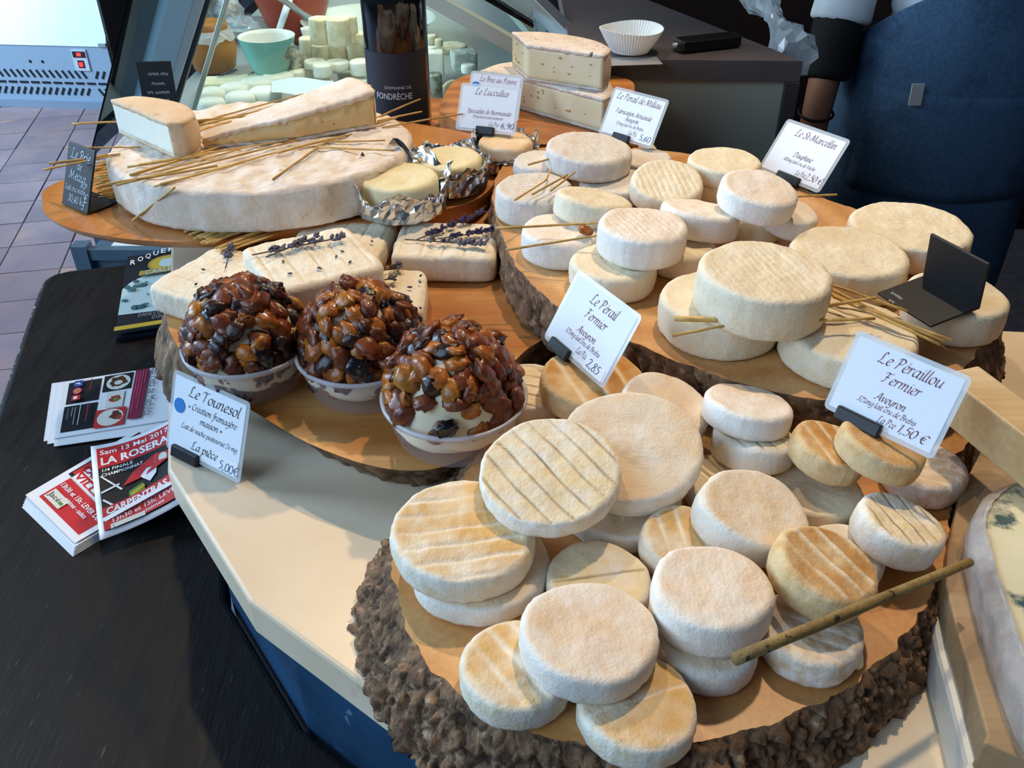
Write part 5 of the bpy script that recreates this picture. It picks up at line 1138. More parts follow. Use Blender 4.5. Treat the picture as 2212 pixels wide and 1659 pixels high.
# ------------------------------------------------------------------ white chest refrigerator far left
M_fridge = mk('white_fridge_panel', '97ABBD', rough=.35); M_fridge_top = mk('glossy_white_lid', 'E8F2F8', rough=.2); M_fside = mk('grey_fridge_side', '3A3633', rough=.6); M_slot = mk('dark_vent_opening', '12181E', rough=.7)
M_redlamp = mk('red_lit_display', 'FF2A20', emit=3.0); M_ctrl = mk('grey_control_plate', 'C7CDD4', rough=.4); M_ctrld = mk('dark_control_window', '2A2228', rough=.3)
fa = U(262, 236, FLOOR_Z); fb = U(-140, 224, FLOOR_Z); fd = (fb - fa)[:2]; fl_len = np.linalg.norm(fd); fyaw = math.atan2(fa[1] - fb[1], fa[0] - fb[0])
fr = thing('chest_refrigerator', 'white chest refrigerator with vent grille and red switches at far left', 'refrigerator', (fb[0], fb[1], FLOOR_Z), (0, 0, fyaw))
Wf = fl_len; hp_ = 0.285
MB().box((0, .01, .03), (Wf, .62, hp_)).build('plinth_body', M_fridge, fr); MB().box((0, -.012, .0), (Wf + .004, .6, .03)).build('base_trim', M_alu2, fr)
mb = MB(); mb.add([(0, .004, hp_), (Wf, .004, hp_), (Wf, .17, .75), (0, .17, .75), (0, .62, hp_), (Wf, .62, hp_), (Wf, .62, .75), (0, .62, .75)], [(0, 1, 2, 3), (4, 7, 6, 5), (0, 3, 7, 4), (1, 5, 6, 2), (3, 2, 6, 7), (0, 4, 5, 1)]); mb.build('upper_cabinet', M_fridge_top, fr)
MB().box((Wf, .02, .03), (Wf + .012, .62, .75)).build('side_panel', M_fside, fr)
MB().box((Wf - .035, -.004 + .004, hp_), (Wf, .012, .30)).build('corner_trim', M_alu, fr)
slot_a = MB().box((-.005, -.003, -.019), (.005, .0, .019)).mesh('vent_slot'); slot_a.materials.append(M_slot)
for row, (zc, tl) in enumerate(((.155, -.5), (.075, .55))):
    for k in range(22):
        x = Wf - .05 - k * .0315
        if k == 2: continue
        obj('vent_slot', slot_a, None, fr, loc=(x, .010, zc - (.0 if k else .0)), rot=(0, tl if k > 1 else -tl, 0))
for k in range(13): MB().box((Wf - .085 - k * .055, .006, .110), (Wf - .045 - k * .055, .010, .119)).build('vent_slot', M_slot, fr)
MB().box((Wf - .175, .003, .175), (Wf - .105, .010, .27)).build('control_plate', M_ctrl, fr); MB().box((Wf - .17, .001, .235), (Wf - .11, .004, .262)).build('display_window', M_ctrld, fr)
MB().box((Wf - .15, -.001, .242), (Wf - .13, .002, .256)).build('display_digits', M_redlamp, fr); MB().box((Wf - .155, .001, .188), (Wf - .125, .004, .222)).build('switch_frame', M_ctrld, fr); MB().box((Wf - .148, -.003, .195), (Wf - .132, .002, .214)).build('rocker_switch', M_redlamp, fr)
for x in (Wf - .33, Wf - .39): MB().tube([(x, .012, .21), (x, .008, .21)], .007, 10).build('screw_hole', M_slot, fr)

# ------------------------------------------------------------------ dark service counter, paper case etc. at the back right
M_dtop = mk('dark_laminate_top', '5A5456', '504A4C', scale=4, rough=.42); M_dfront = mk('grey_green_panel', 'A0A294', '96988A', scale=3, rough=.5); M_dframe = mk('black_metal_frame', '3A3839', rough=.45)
SZ = 0.10
c1 = U(1735, 132, SZ)[:2]; c0 = U(1312, 143, SZ)[:2]; c2 = U(1400, 0, SZ)[:2]; rd = (c2 - c1) / np.linalg.norm(c2 - c1); fdir = (c0 - c1) / np.linalg.norm(c0 - c1)
cL = c1 + fdir * 0.36; sv = thing('service_counter', 'dark grey service counter with black rim behind the peppered brie', 'counter', (c1[0], c1[1], FLOOR_Z))
def r2(p): return (p[0] - c1[0], p[1] - c1[1])
cL = np.array([.09, c1[1] + .01]); cM = np.array([.09, (c1 + rd * .62)[1]])
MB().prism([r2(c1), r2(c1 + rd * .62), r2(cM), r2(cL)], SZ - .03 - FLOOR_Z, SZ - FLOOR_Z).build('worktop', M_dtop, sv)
q = [c1 + fdir * .012 + rd * .01, c1 + rd * .6 + fdir * .012, cM + [.01, -.02], cL + [.01, .01]]
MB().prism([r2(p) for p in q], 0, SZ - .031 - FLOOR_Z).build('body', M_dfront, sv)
MB().box((-.02, -.004, 0), (.0, .02, SZ - .031 - FLOOR_Z)).build('corner_post', M_dframe, sv)
# fluted paper case
M_pcase = mk('white_baking_paper', 'E9EDEC', rough=.7, sss=.2)
p = U(1362, 118, SZ); s = 65 * depth(p) / F_PX; V, Fc = [], []; S = 120
for (r, z) in [(0, .001), (.60, .001), (.62, .003), (.80, .36), (1.0, .76)]:
    for k in range(S):
        a = 2 * math.pi * k / S; f = 1 + (.022 if k % 2 else -.022) * (1 if r > .61 else 0); zz = z * s * (1 + .05 * math.sin(2 * a)) if z > .01 else z; V.append((s * r * f * math.cos(a) * (1 + .05 * math.cos(2 * a) * r), s * r * f * math.sin(a), zz))
Fc = [(i * S + k, i * S + (k + 1) % S, (i + 1) * S + (k + 1) % S, (i + 1) * S + k) for i in range(4) for k in range(S)]
o = obj('paper_baking_case', make_mesh('paper_baking_case', V, Fc, False), M_pcase); o.location = (p[0], p[1] + .01, SZ + .002); sm = o.modifiers.new('s', 'SOLIDIFY'); sm.thickness = .0004; tag(o, 'fluted white paper baking case on the dark counter', 'paper case')
pq = [U(x, y, SZ) for x, y in ((1235, 128), (1418, 124), (1432, 140), (1245, 146))]
o = MB().prism([(v[0] - pq[0][0], v[1] - pq[0][1]) for v in pq], 0, .0008).build('paper_strip', mk('grey_sheet', '8A8A8C', rough=.5)); o.location = (pq[0][0], pq[0][1], SZ + .0003); tag(o, 'grey paper strip under the fluted paper case', 'paper')
a, b = U(1462, 98, SZ + .01), U(1592, 84, SZ + .01)
kt = thing('knife', 'black-handled tool lying on the dark counter', 'knife', tuple(a)); d_ = b - a
bevel(MB().box((-.0, -.016, -.009), (np.linalg.norm(d_), .016, .009), Matrix.Rotation(math.atan2(d_[1], d_[0]), 4, 'Z')).build('handle', mk('black_handle', '0E0D0E', rough=.35), kt), .005, 3)
MB().tube([(-.006, 0, 0), (.004, 0, 0)], .004, 10).build('rivet', M_alu, kt, smooth=True)
M_bagc = mk('clear_plastic_bag', 'BFC8D0', rough=.12, alpha=.55)
pa, pb_ = UY(1722, 125, c1[1] + .12), UY(1640, -20, c1[1] + .40); V, Fc = [], []; d_ = pb_ - pa; S, Q = 14, 22
side = np.array([1.0, 0, 0]); up_ = np.cross(d_ / np.linalg.norm(d_), side)
for i in range(Q + 1):
    u = i / Q; r = .030 * (.8 + .35 * math.sin(u * 7 + 1)); 
    for k in range(S):
        a_ = 2 * math.pi * k / S; vd, _ = mnoise.voronoi(Vector((math.cos(a_) * 2, math.sin(a_) * 2, u * 9))); f = .6 + .7 * vd[0]; v = d_ * u + (side * math.cos(a_) + up_ * math.sin(a_)) * r * f; V.append(tuple(v))
Fc = [(i * S + k, (i + 1) * S + k, (i + 1) * S + (k + 1) % S, i * S + (k + 1) % S) for i in range(Q) for k in range(S)]
o = obj('plastic_bag_roll', make_mesh('plastic_bag_roll', V, Fc, False), M_bagc); o.location = pa; tag(o, 'twisted clear plastic bag hanging over the corner of the dark counter', 'bag')
# ------------------------------------------------------------------ leaflets on the black table (flat print on paper)
def ink(name, c, rough=.45): return mk('print_' + name, c, rough=rough)
I_black, I_white, I_red, I_maroon, I_grey = ink('black', '17161B'), ink('white', 'E9EAEE'), ink('red', 'C22A2E'), ink('maroon', '7C2440'), ink('grey', '8A8D92')
I_blue, I_pink, I_plate, I_food1, I_food2, I_green, I_gold = ink('blue', '2F4F9A'), ink('pink', 'C8446A'), ink('plate', 'D8D6CC'), ink('brown_food', '5A3420'), ink('red_food', 'A03A28'), ink('green', '5E8A3A'), ink('gold', '9A8438')
I_teal, I_pale, I_navy, I_yellow = ink('teal_mould', '35606A'), ink('pale_cheese', 'A9C4CC'), ink('navy', '121B26'), ink('yellow', 'B7A132')
M_sheetp = mk('white_leaflet_paper', 'E4E6EC', rough=.4)
class Sheet:
    """a flat (or gently curved) sheet given by four picture corners on the table plane: TL, TR, BR, BL; (u,v) in 0..1, v down"""
    def __init__(s, name, label, corners, z, th=.0003, curve=None, cat='leaflet', group=None, mat=None, n=1):
        s.P = [U(x, y, z) for x, y in corners]; s.curve = curve or (lambda u, v: 0.0); s.lv = 0
        s.root = thing(name, label, cat, (s.P[3][0], s.P[3][1], z), group=group); s.o = s.P[3].copy(); s.o[2] = z
        n = 16 if curve else 1; V, Fc = [], []
        for j in range(n + 1):
            for i in range(n + 1): V.append(s.f(i / n, j / n))
        Fc = [(j * (n + 1) + i, j * (n + 1) + i + 1, (j + 1) * (n + 1) + i + 1, (j + 1) * (n + 1) + i) for j in range(n) for i in range(n)]
        me = make_mesh('paper', V, Fc, bool(curve)); o = obj('paper', me, mat or M_sheetp, s.root); sm = o.modifiers.new('s', 'SOLIDIFY'); sm.thickness = th; sm.offset = 1 if me.polygons[0].normal.z < 0 else -1
    def f(s, u, v, dz=0.0):
        a = s.P[0] * (1 - u) * (1 - v) + s.P[1] * u * (1 - v) + s.P[2] * u * v + s.P[3] * (1 - u) * v - s.o
        return (a[0], a[1], a[2] + s.curve(u, v) + dz)
    def poly(s, pts, mat, name='printed_panel', sub=16):
        s.lv += 1; dz = .00012 + .00012 * s.lv
        if len(pts) == 4 and sub > 1:
            V, Fc = [], []
            for j in range(sub + 1):
                for i in range(sub + 1):
                    a, b = i / sub, j / sub; q = np.array(pts[0]) * (1 - a) * (1 - b) + np.array(pts[1]) * a * (1 - b) + np.array(pts[2]) * a * b + np.array(pts[3]) * (1 - a) * b; V.append(s.f(q[0], q[1], dz))
            Fc = [(j * (sub + 1) + i, j * (sub + 1) + i + 1, (j + 1) * (sub + 1) + i + 1, (j + 1) * (sub + 1) + i) for j in range(sub) for i in range(sub)]
        else: V = [s.f(p[0], p[1], dz) for p in pts]; Fc = [tuple(range(len(pts)))]
        return obj(name, make_mesh(name, V, Fc, False), mat, s.root)
    def rect(s, u0, v0, u1, v1, mat, **k): return s.poly([(u0, v0), (u1, v0), (u1, v1), (u0, v1)], mat, **k)
    def oval(s, u, v, ru, rv, mat, name='printed_plate', n=20, wob=0, seed=0): return s.poly([(u + ru * math.cos(a) * (1 + wob * nz(math.cos(a) * 2, math.sin(a) * 2, seed)), v + rv * math.sin(a) * (1 + wob * nz(math.cos(a) * 2, math.sin(a) * 2, seed))) for a in np.linspace(0, 6.2832, n, endpoint=False)], mat, name, 1)
    def text(s, tx, u, v, size, mat, width=None, rot=0, al='l', bold=0.0, kind='prt', asp=1.0, shear=0.0, tilt=0.0):
        """size/width in v-units (rot=0: along u scaled by asp=height/width ratio); rot=1: reading down the sheet"""
        s.lv += 1; dz = .0002 + .00012 * s.lv
        pc = line(kind, tx, size, 0, 0, al, width=width, **({'bold': bold, 'shear': shear} if kind == 'prt' else {'nib': .06, 'minw': .05, 'shear': .1}))
        if rot == 0: fn = lambda x, y: s.f(u + x * asp, v - y + x * tilt, dz)
        else: fn = lambda x, y: s.f(u + y * asp, v + x, dz)
        return place_text([pc], fn, 'printed_text', mat, s.root)
# --- stack with dish photographs
z = TZ + .0006
for k, (dx, dy, lb) in enumerate([(-16, 6, 'bottom white leaflet of the dish photo pile, sticking out at left'), (-8, 12, 'second white leaflet of the dish photo pile'), (6, 17, 'third white leaflet of the dish photo pile, sticking out in front')]):
    Sheet('leaflet', lb, [(128 + dx, 826 + dy - 4), (388 + dx, 786 + dy), (368 + dx, 910 + dy), (110 + dx, 947 + dy)], z + k * .0009, .0007, group='leaflets with dish photos')
S = Sheet('leaflet', 'top leaflet with dish photos, maroon panel and social media icons', [(136, 825), (396, 784), (372, 906), (115, 947)], z + .0032, .0007, group='leaflets with dish photos')
S.rect(.055, .05, .325, .45, I_black); S.rect(.05, .49, .325, .93, I_black); S.rect(.345, .03, .585, .33, I_black); S.oval(.47, .18, .10, .135, I_plate); S.oval(.47, .17, .07, .09, I_food1, wob=.5, seed=2); S.oval(.47, .19, .035, .04, I_plate)
S.rect(.395, .36, .54, .64, I_plate); S.oval(.465, .49, .05, .06, I_food2, wob=.6, seed=4); S.oval(.475, .50, .02, .03, I_green)
S.rect(.325, .66, .58, .96, I_red); S.oval(.455, .81, .11, .14, I_plate); S.oval(.50, .79, .05, .075, I_food1, wob=.5, seed=6); S.oval(.53, .83, .025, .04, I_food2)
S.rect(.605, .02, .72, .90, I_maroon)
for k, (a, b) in enumerate([(.06, .80), (.05, .55), (.05, .74), (.06, .30)]): S.rect(.622 + k * .024, a, .631 + k * .024, b, I_pink, sub=1)
S.text('Les Mets de Mathilda', .748, .03, .115, I_black, width=.86, rot=1, asp=.85)
S.rect(.105, .06, .175, .17, I_blue); S.text('f', .118, .10, .12, I_white, rot=1, asp=.45, bold=.02); S.oval(.14, .255, .036, .06, I_pink); S.oval(.14, .255, .022, .037, I_yellow); S.oval(.14, .255, .012, .02, I_pink); S.rect(.105, .34, .175, .43, I_red); S.rect(.12, .36, .15, .41, I_white)
S.text('contact', .09, .56, .05, I_grey, width=.2, rot=1, asp=.45); S.rect(.19, .53, .195, .88, I_white, sub=1); S.rect(.15, .56, .158, .86, I_grey, sub=1); S.rect(.125, .56, .133, .72, I_grey, sub=1); S.rect(.25, .53, .262, .84, I_maroon, sub=1); S.rect(.245, .08, .255, .30, I_maroon, sub=1)
# --- pile of match flyers
zb0 = TZ + .0006
for k in range(5):
    Sheet('flyer', ('bottom', 'second', 'third', 'fourth', 'fifth')[k] + ' flyer counted from below in the red match flyer pile', [(52 - 5 + 2 * k, 1073 + 22 - 5 * k), (300, 935 + 16 - 4 * k), (405, 1035 + 16 - 4 * k), (160 - 3 + k, 1180 + 22 - 5 * k)], zb0 + k * .0016, .0014, group='red match flyers')
S = Sheet('flyer', 'top flyer of the red match pile with diagonal red panel', [(55, 1069), (302, 924), (407, 1030), (162, 1173)], zb0 + .0085, .0006, group='red match flyers')
S.rect(.06, .13, .32, .93, I_red); S.rect(.33, .06, .97, .93, I_black); S.rect(.36, .08, .96, .50, I_red); S.rect(.33, .14, .40, .95, I_white); S.rect(.42, .16, .47, .95, I_white)
S.text('VILLEFAL', .345, .14, .10, I_red, width=.8, rot=1, asp=.9, bold=.02); S.text('CARPENTRAS', .43, .1, .09, I_maroon, width=.85, rot=1, asp=.9, bold=.02)
S.text('13h30 et 15h: LEVER DE', .225, .15, .075, I_white, width=.74, rot=1, asp=.8, bold=.02); S.text('minimes - cadets', .165, .38, .07, I_white, width=.40, rot=1, asp=.8, bold=.015)
S.rect(.085, .17, .185, .46, I_plate); S.text('Jacé', .115, .19, .09, I_black, width=.18, rot=1, asp=.7); S.rect(.115, .38, .14, .44, I_green); S.oval(.40, .60, .05, .12, I_white); S.oval(.42, .86, .05, .1, I_blue)
S = Sheet('flyer', 'flyer under the curled one showing a red corner and dark photo', [(222, 990), (350, 914), (420, 968), (300, 1040)], zb0 + .0105, .0004, group='red match flyers')
S.rect(.06, .10, .62, .9, I_black); S.rect(.62, .08, .97, .9, I_red); S.text('LA', .70, .12, .3, I_white, width=.35, rot=1, asp=.6, bold=.03); S.text('Sa', .88, .12, .16, I_white, width=.2, rot=1, asp=.6, bold=.02)
S.poly([(.1, .5), (.5, .28), (.5, .32), (.1, .55)], I_white, sub=1); S.poly([(.34, .1), (.37, .1), (.44, .85), (.41, .85)], I_white, sub=1)
S = Sheet('flyer', 'curled top flyer with rugby player and red bands hanging over the pile', [(201, 980), (385, 925), (420, 1100), (216, 1168)], zb0 + .0125, .0004, curve=lambda u, v: .010 * (1 - u) ** 2 * (1 - v) + .016 * u * u + .004 * math.sin(v * 3.0), group='red match flyers')
S.rect(.06, .05, .97, .94, I_black); S.rect(.06, .05, .97, .30, I_red); S.text('Sam 13 Mai 2017', .09, .14, .085, I_white, width=.72, asp=1.12, bold=.015); S.text('LA ROSERAIE', .09, .27, .125, I_white, width=.80, asp=1.12, bold=.03)
S.text('1/4 FINALE', .09, .355, .05, I_white, width=.32, asp=1.1, bold=.01); S.text('CHAMPIONNAT', .09, .41, .05, I_white, width=.42, asp=1.1, bold=.01)
S.poly([(.07, .40), (.09, .40), (.30, .60), (.28, .61)], I_white, sub=1); S.poly([(.07, .57), (.27, .53), (.27, .55), (.07, .59)], I_white, sub=1); S.poly([(.07, .66), (.09, .65), (.20, .74), (.18, .75)], I_white, sub=1)
S.poly([(.30, .58), (.42, .47), (.58, .40), (.70, .36), (.86, .40), (.90, .47), (.72, .52), (.55, .56)], I_red, 'printed_figure', 1); S.poly([(.50, .55), (.60, .47), (.72, .44), (.68, .58), (.60, .64)], I_white, 'printed_figure', 1); S.oval(.62, .45, .06, .04, I_red); S.oval(.78, .44, .05, .05, I_plate)
S.poly([(.36, .66), (.52, .62), (.54, .72), (.36, .76)], I_green, 'printed_figure', 1); S.poly([(.38, .68), (.53, .64), (.54, .67), (.38, .72)], I_yellow, 'printed_figure', 1)
S.poly([(.06, .745), (.97, .66), (.97, .745), (.06, .83)], I_red); S.text('CARPENTRAS', .10, .815, .085, I_white, width=.62, asp=1.1, bold=.03, tilt=-.085)
S.poly([(.06, .835), (.97, .76), (.97, .80), (.06, .875)], I_white, sub=1); S.text('VILLEFRANCHE', .12, .875, .085, I_maroon, width=.68, asp=1.1, bold=.03, tilt=-.085)
S.poly([(.06, .865), (.97, .80), (.97, .94), (.06, .95)], I_red); S.text('13h30 et 15h: LEVER', .14, .905, .055, I_white, width=.70, asp=1.1, bold=.015, tilt=-.07); S.text('minimes', .44, .935, .045, I_white, width=.25, asp=1.1, bold=.01, tilt=-.07)
S.rect(.13, .915, .50, .955, I_plate, sub=1); S.text('Jacé', .15, .952, .04, I_black, width=.18, asp=1.1)
# --- brochure
for k in range(3):
    Sheet('brochure', ('lowest', 'middle', 'third')[k] + ' brochure of the small pile under the cheese cellar cover', [(272 + 2 * k, 566 - 3 * k), (420, 552 - 3 * k), (404, 712 - 2 * k), (250 + k, 738 - 4 * k)], TZ + .0006 + .003 * k, .0026, group='cheese brochures', mat=I_navy)
S = Sheet('brochure', 'top brochure with blue-veined cheese picture and gold oval emblem', [(276, 554), (425, 538), (405, 698), (248, 723)], TZ + .0115, .0008, group='cheese brochures', mat=I_navy)
S.poly([(.0, .46), (.10, .38), (.30, .30), (1, .22), (1, .80), (.0, .78)], I_pale, 'printed_cheese', 1)
rs = random.Random(5)
for k in range(26):
    u_, v_ = rs.uniform(.06, .95), rs.uniform(.36, .74); S.oval(u_, v_, rs.uniform(.02, .10), rs.uniform(.008, .028), I_teal, 'printed_vein', 10, .5, k)
S.oval(.62, .19, .30, .12, I_gold, 'printed_emblem'); S.oval(.62, .19, .26, .10, I_yellow, 'printed_emblem'); S.oval(.60, .185, .12, .06, I_pale, 'printed_emblem', 16, .4, 3); S.poly([(.22, .27), (.95, .235), (.95, .305), (.22, .335)], I_gold, sub=1)
S.text('CARLES', .30, .325, .075, I_pale, width=.42, asp=1.05, bold=.01, tilt=-.05)
for k, ch in enumerate('ROQUEFORT'):
    S.text(ch, .06 + k * .105, .165 - .012 * k - .075 * math.sin(k / 5 * 1.6), .095, I_white, width=.078, asp=1.05, bold=.01)
S.text('ENTREZ', .66, .815, .05, I_grey, width=.2, asp=1.05); S.text("DANS L'UNIVERS", .30, .875, .055, I_grey, width=.52, asp=1.05); S.text("D'UN MAITRE", .50, .925, .055, I_grey, width=.36, asp=1.05); S.rect(0, .955, 1, 1, I_yellow, sub=1)
# grey framed stand behind the table
M_gframe = mk('blue_grey_painted_frame', '5C7488', '4C6274', scale=10, rough=.4)
gp = U(318, 556, -0.20); gs = thing('metal_stand', 'blue-grey framed stand with white panel between table and tray', 'stand', (gp[0], gp[1], FLOOR_Z)); Hs = -.19 - FLOOR_Z
MB().box((-.09, -.02, 0), (.09, .06, Hs)).build('cabinet', M_gframe, gs); MB().box((-.06, -.005, Hs), (.09, .05, Hs + .004)).build('white_panel', M_white, gs)
for (x, y) in ((-.09, -.022), (-.09, .06)): MB().box((x - .012, y - .012, 0), (x + .012, y + .012, Hs + .025)).build('post', M_gframe, gs)
MB().box((-.08, .05, Hs), (.09, .065, Hs + .018)).build('rail', M_gframe, gs); MB().box((-.08, -.03, Hs), (.09, -.015, Hs + .018)).build('rail', M_gframe, gs)

# ------------------------------------------------------------------ blue cheese in film at the right edge
M_bluep = mk('blue_veined_paste', 'EDE6C8', 'E6DDB4', scale=12, rough=.22, sss=.2, c3='3F5A5C', c3scale=30, c3range=(.52, .60), coat=.6)
M_bluer = mk('grey_wrapped_rind', 'B5ACA4', '948A86', scale=50, rough=.5, bump=.8, bscale=120, coat=.4)
zc_ = .0555; hc_ = .030; bl = [U(x, y, zc_ + hc_)[:2] for x, y in ((2222, 1030), (2165, 1050), (2128, 1085), (2114, 1130), (2124, 1180), (2142, 1245), (2168, 1325), (2202, 1420), (2250, 1530), (2300, 1600))]
bl = [np.array(p) for p in catmull(bl, 5)] + [np.array([.60, .22]), np.array([.60, .47])]; oc = np.array([.50, .36]); bq = thing('blue_cheese', 'film-wrapped blue veined cheese wedge cut by the right edge', 'cheese', (oc[0], oc[1], zc_)); n = len(bl)
MB().prism([p - oc for p in inset(bl, .0025)], .001, hc_).build('paste', M_bluep, bq)
V, Fc = [], []
for r in range(7):
    u = r / 6; ins = inset(bl, -.0015 - .002 * math.sin(math.pi * u) if r < 6 else .004)
    for i, p in enumerate(ins): q = p - oc; V.append((q[0] + .0012 * nz(p[0] * 120, p[1] * 120, r), q[1] + .0012 * nz(p[1] * 120, p[0] * 120, r), hc_ * u + (.0012 if r == 6 else 0)))
Fc = [(r * n + i, r * n + (i + 1) % n, (r + 1) * n + (i + 1) % n, (r + 1) * n + i) for r in range(6) for i in range(n)]
obj('rind', make_mesh('rind', V, Fc, True), M_bluer, bq)
M_cling = bpy.data.materials.new('cling_film'); M_cling.use_nodes = True
_N, _L = M_cling.node_tree.nodes, M_cling.node_tree.links; _g = _N.new('ShaderNodeBsdfGlossy'); _g.inputs['Roughness'].default_value = .08; _t = _N.new('ShaderNodeBsdfTransparent'); _m = _N.new('ShaderNodeMixShader'); _m.inputs[0].default_value = .10
_n = _N.new('ShaderNodeTexNoise'); _n.inputs['Scale'].default_value = 90; _n.inputs['Detail'].default_value = 4; _bp = _N.new('ShaderNodeBump'); _bp.inputs['Strength'].default_value = .8; _bp.inputs['Distance'].default_value = .004; _L.new(_n.outputs[0], _bp.inputs['Height']); _L.new(_bp.outputs[0], _g.inputs['Normal'])
_L.new(_t.outputs[0], _m.inputs[1]); _L.new(_g.outputs[0], _m.inputs[2]); _L.new(_m.outputs[0], _N['Material Output'].inputs[0])
fm = MB(); ins = inset(bl, -.0045); fm.prism([p - oc for p in ins], .0005, hc_ + .0018); fm.build('cling_film', M_cling, bq)
# drip of the runny cheese under the twig
pz = PLACED['p16'][0]; Rr = PLACED['p16'][1]
dp = U(1850, 1425, ZF + .006); mb = MB(); prof = [(0, 0.0), (.0035, .0006), (.0045, .003), (.0038, .006), (.003, .009), (.002, .012), (0, .0135)]
mb.lathe(prof, 14); o = mb.build('cheese_drip', mk('runny_cream', 'E9DFB8', rough=.3, sss=.3), smooth=True); o.location = (dp[0], dp[1], ZF + .0005); tag(o, 'runny cream drip hanging off the patchy cheese under the twig', 'cheese')
# ------------------------------------------------------------------ shop assistant behind the board (only the hips and one arm show)
def skin(name, nodes, edges, mat, parent, sub=2, root=0):
    me = bpy.data.meshes.new(name); me.from_pydata([n[0] for n in nodes], edges, []); o = bpy.data.objects.new(name, me); COL.objects.link(o)
    o.modifiers.new('skin', 'SKIN'); sv_ = me.skin_vertices[0].data
    for i, nd in enumerate(nodes): sv_[i].radius = nd[1] if hasattr(nd[1], '__len__') else (nd[1], nd[1]); sv_[i].use_root = (i == root)
    s_ = o.modifiers.new('sub', 'SUBSURF'); s_.levels = sub; s_.render_levels = sub
    bpy.context.view_layer.update(); dg = bpy.context.evaluated_depsgraph_get(); m2 = bpy.data.meshes.new_from_object(o.evaluated_get(dg)); bpy.data.objects.remove(o); m2.name = name; m2.shade_smooth(); m2.materials.clear()
    return obj(name, m2, mat, parent)
M_skin = mk('skin', 'B07A5E', 'A66E54', scale=30, rough=.5, sss=.2); M_shirt = mk('white_shirt', 'D9DEE4', 'CBD2DA', scale=20, rough=.8, bump=.3); M_blk = mk('black_sleeve', '0B0B0E', rough=.8)
M_denim = mk('blue_denim', '4C6A8A', '3C5874', scale=160, rough=.85, bump=.4, bscale=400, c3='1C304C', c3scale=5, c3range=(.5, .7)); M_trous = mk('dark_trousers', '14161E', '0F1118', scale=40, rough=.85); M_hair = mk('dark_hair', '20150F', rough=.5); M_shoe = mk('black_shoe', '0C0C0D', rough=.4); M_band = mk('dark_bracelet', '1A1412', rough=.5); M_tagp = mk('white_cloth_tag', 'C9C6C2', rough=.7)
pr = thing('person', 'person in blue denim apron over white shirt with black sleeve, arm hanging down', 'person', (0.90, 1.90, FLOOR_Z), (0, 0, math.radians(-8))); pr.scale = (.94, .94, .94)
Z = lambda z: z - FLOOR_Z
# body: pelvis root, spine, head, arms with hands, legs (figure coordinates, floor at 0)
N_ = [((0, 0, .92), (.15, .11)), ((0, 0, 1.10), (.13, .10)), ((0, -.005, 1.28), (.15, .11)), ((0, .0, 1.40), (.10, .08)), ((0, .0, 1.47), (.052, .055)), ((0, -.01, 1.54), (.06, .07)), ((0, -.012, 1.62), (.075, .095)), ((0, -.005, 1.69), (.055, .07)),
      ((-.17, .0, 1.38), .06), ((-.235, .01, 1.14), .045), ((-.262, -.05, 1.0), .04), ((-.285, -.115, .80), .031), ((-.288, -.125, .755), (.024, .04)),
      ((.17, .0, 1.38), .06), ((.235, .01, 1.12), .045), ((.25, -.05, .92), .035), ((.25, -.075, .84), .029), ((.25, -.08, .79), (.024, .04)),
      ((-.09, .0, .84), .09), ((-.10, -.01, .48), .06), ((-.10, .01, .26), .05), ((-.10, .02, .08), .036), ((-.10, -.09, .035), (.04, .03)), ((-.10, -.17, .028), (.038, .022)),
      ((.09, .0, .84), .09), ((.10, -.01, .48), .06), ((.10, .01, .26), .05), ((.10, .02, .08), .036), ((.10, -.09, .035), (.04, .03)), ((.10, -.17, .028), (.038, .022))]
E_ = [(0, 1), (1, 2), (2, 3), (3, 4), (4, 5), (5, 6), (6, 7), (3, 8), (8, 9), (9, 10), (10, 11), (11, 12), (3, 13), (13, 14), (14, 15), (15, 16), (16, 17), (0, 18), (18, 19), (19, 20), (20, 21), (21, 22), (22, 23), (0, 24), (24, 25), (25, 26), (26, 27), (27, 28), (28, 29)]
def fingers(base_i, sx):
    b = N_[base_i][0]
    for k, (dy, L) in enumerate(((-.030, .068), (-.010, .078), (.010, .073), (.028, .058))):
        i = len(N_); N_.extend([((b[0], b[1] + dy, b[2] - .045), .0095), ((b[0] + .004 * sx, b[1] + dy * 1.1, b[2] - .045 - L * .5), .0088), ((b[0] + .014 * sx, b[1] + dy * 1.1, b[2] - .045 - L), .0075)]); E_.extend([(base_i, i), (i, i + 1), (i + 1, i + 2)])
    i = len(N_); N_.extend([((b[0] + .004 * sx, b[1] - .045, b[2] - .005), .011), ((b[0] + .010 * sx, b[1] - .058, b[2] - .035), .0095), ((b[0] + .014 * sx, b[1] - .060, b[2] - .06), .008)]); E_.extend([(base_i, i), (i, i + 1), (i + 1, i + 2)])
fingers(12, 1); fingers(17, -1)
skin('body', N_, E_, M_skin, pr)
def part_skin(name, spec, ed, mat): return skin(name, spec, ed, mat, pr)
part_skin('shirt', [((0, 0, .96), (.175, .135)), ((0, 0, 1.10), (.165, .13)), ((0, -.005, 1.28), (.175, .135)), ((0, 0, 1.41), (.11, .095)), ((-.175, 0, 1.385), .078), ((-.235, .01, 1.14), .064), ((-.255, -.03, 1.012), .070), ((-.256, -.032, 1.002), .070), ((.175, 0, 1.385), .078), ((.235, .01, 1.13), .064), ((.245, -.02, 1.05), .062)], [(0, 1), (1, 2), (2, 3), (3, 4), (4, 5), (5, 6), (6, 7), (3, 8), (8, 9), (9, 10)], M_shirt)
part_skin('black_sleeve', [((-.254, -.026, 1.045), .057), ((-.255, -.029, 1.035), .058), ((-.262, -.05, .985), .057), ((-.270, -.072, .905), .055), ((-.271, -.075, .893), .055)], [(0, 1), (1, 2), (2, 3), (3, 4)], M_blk)
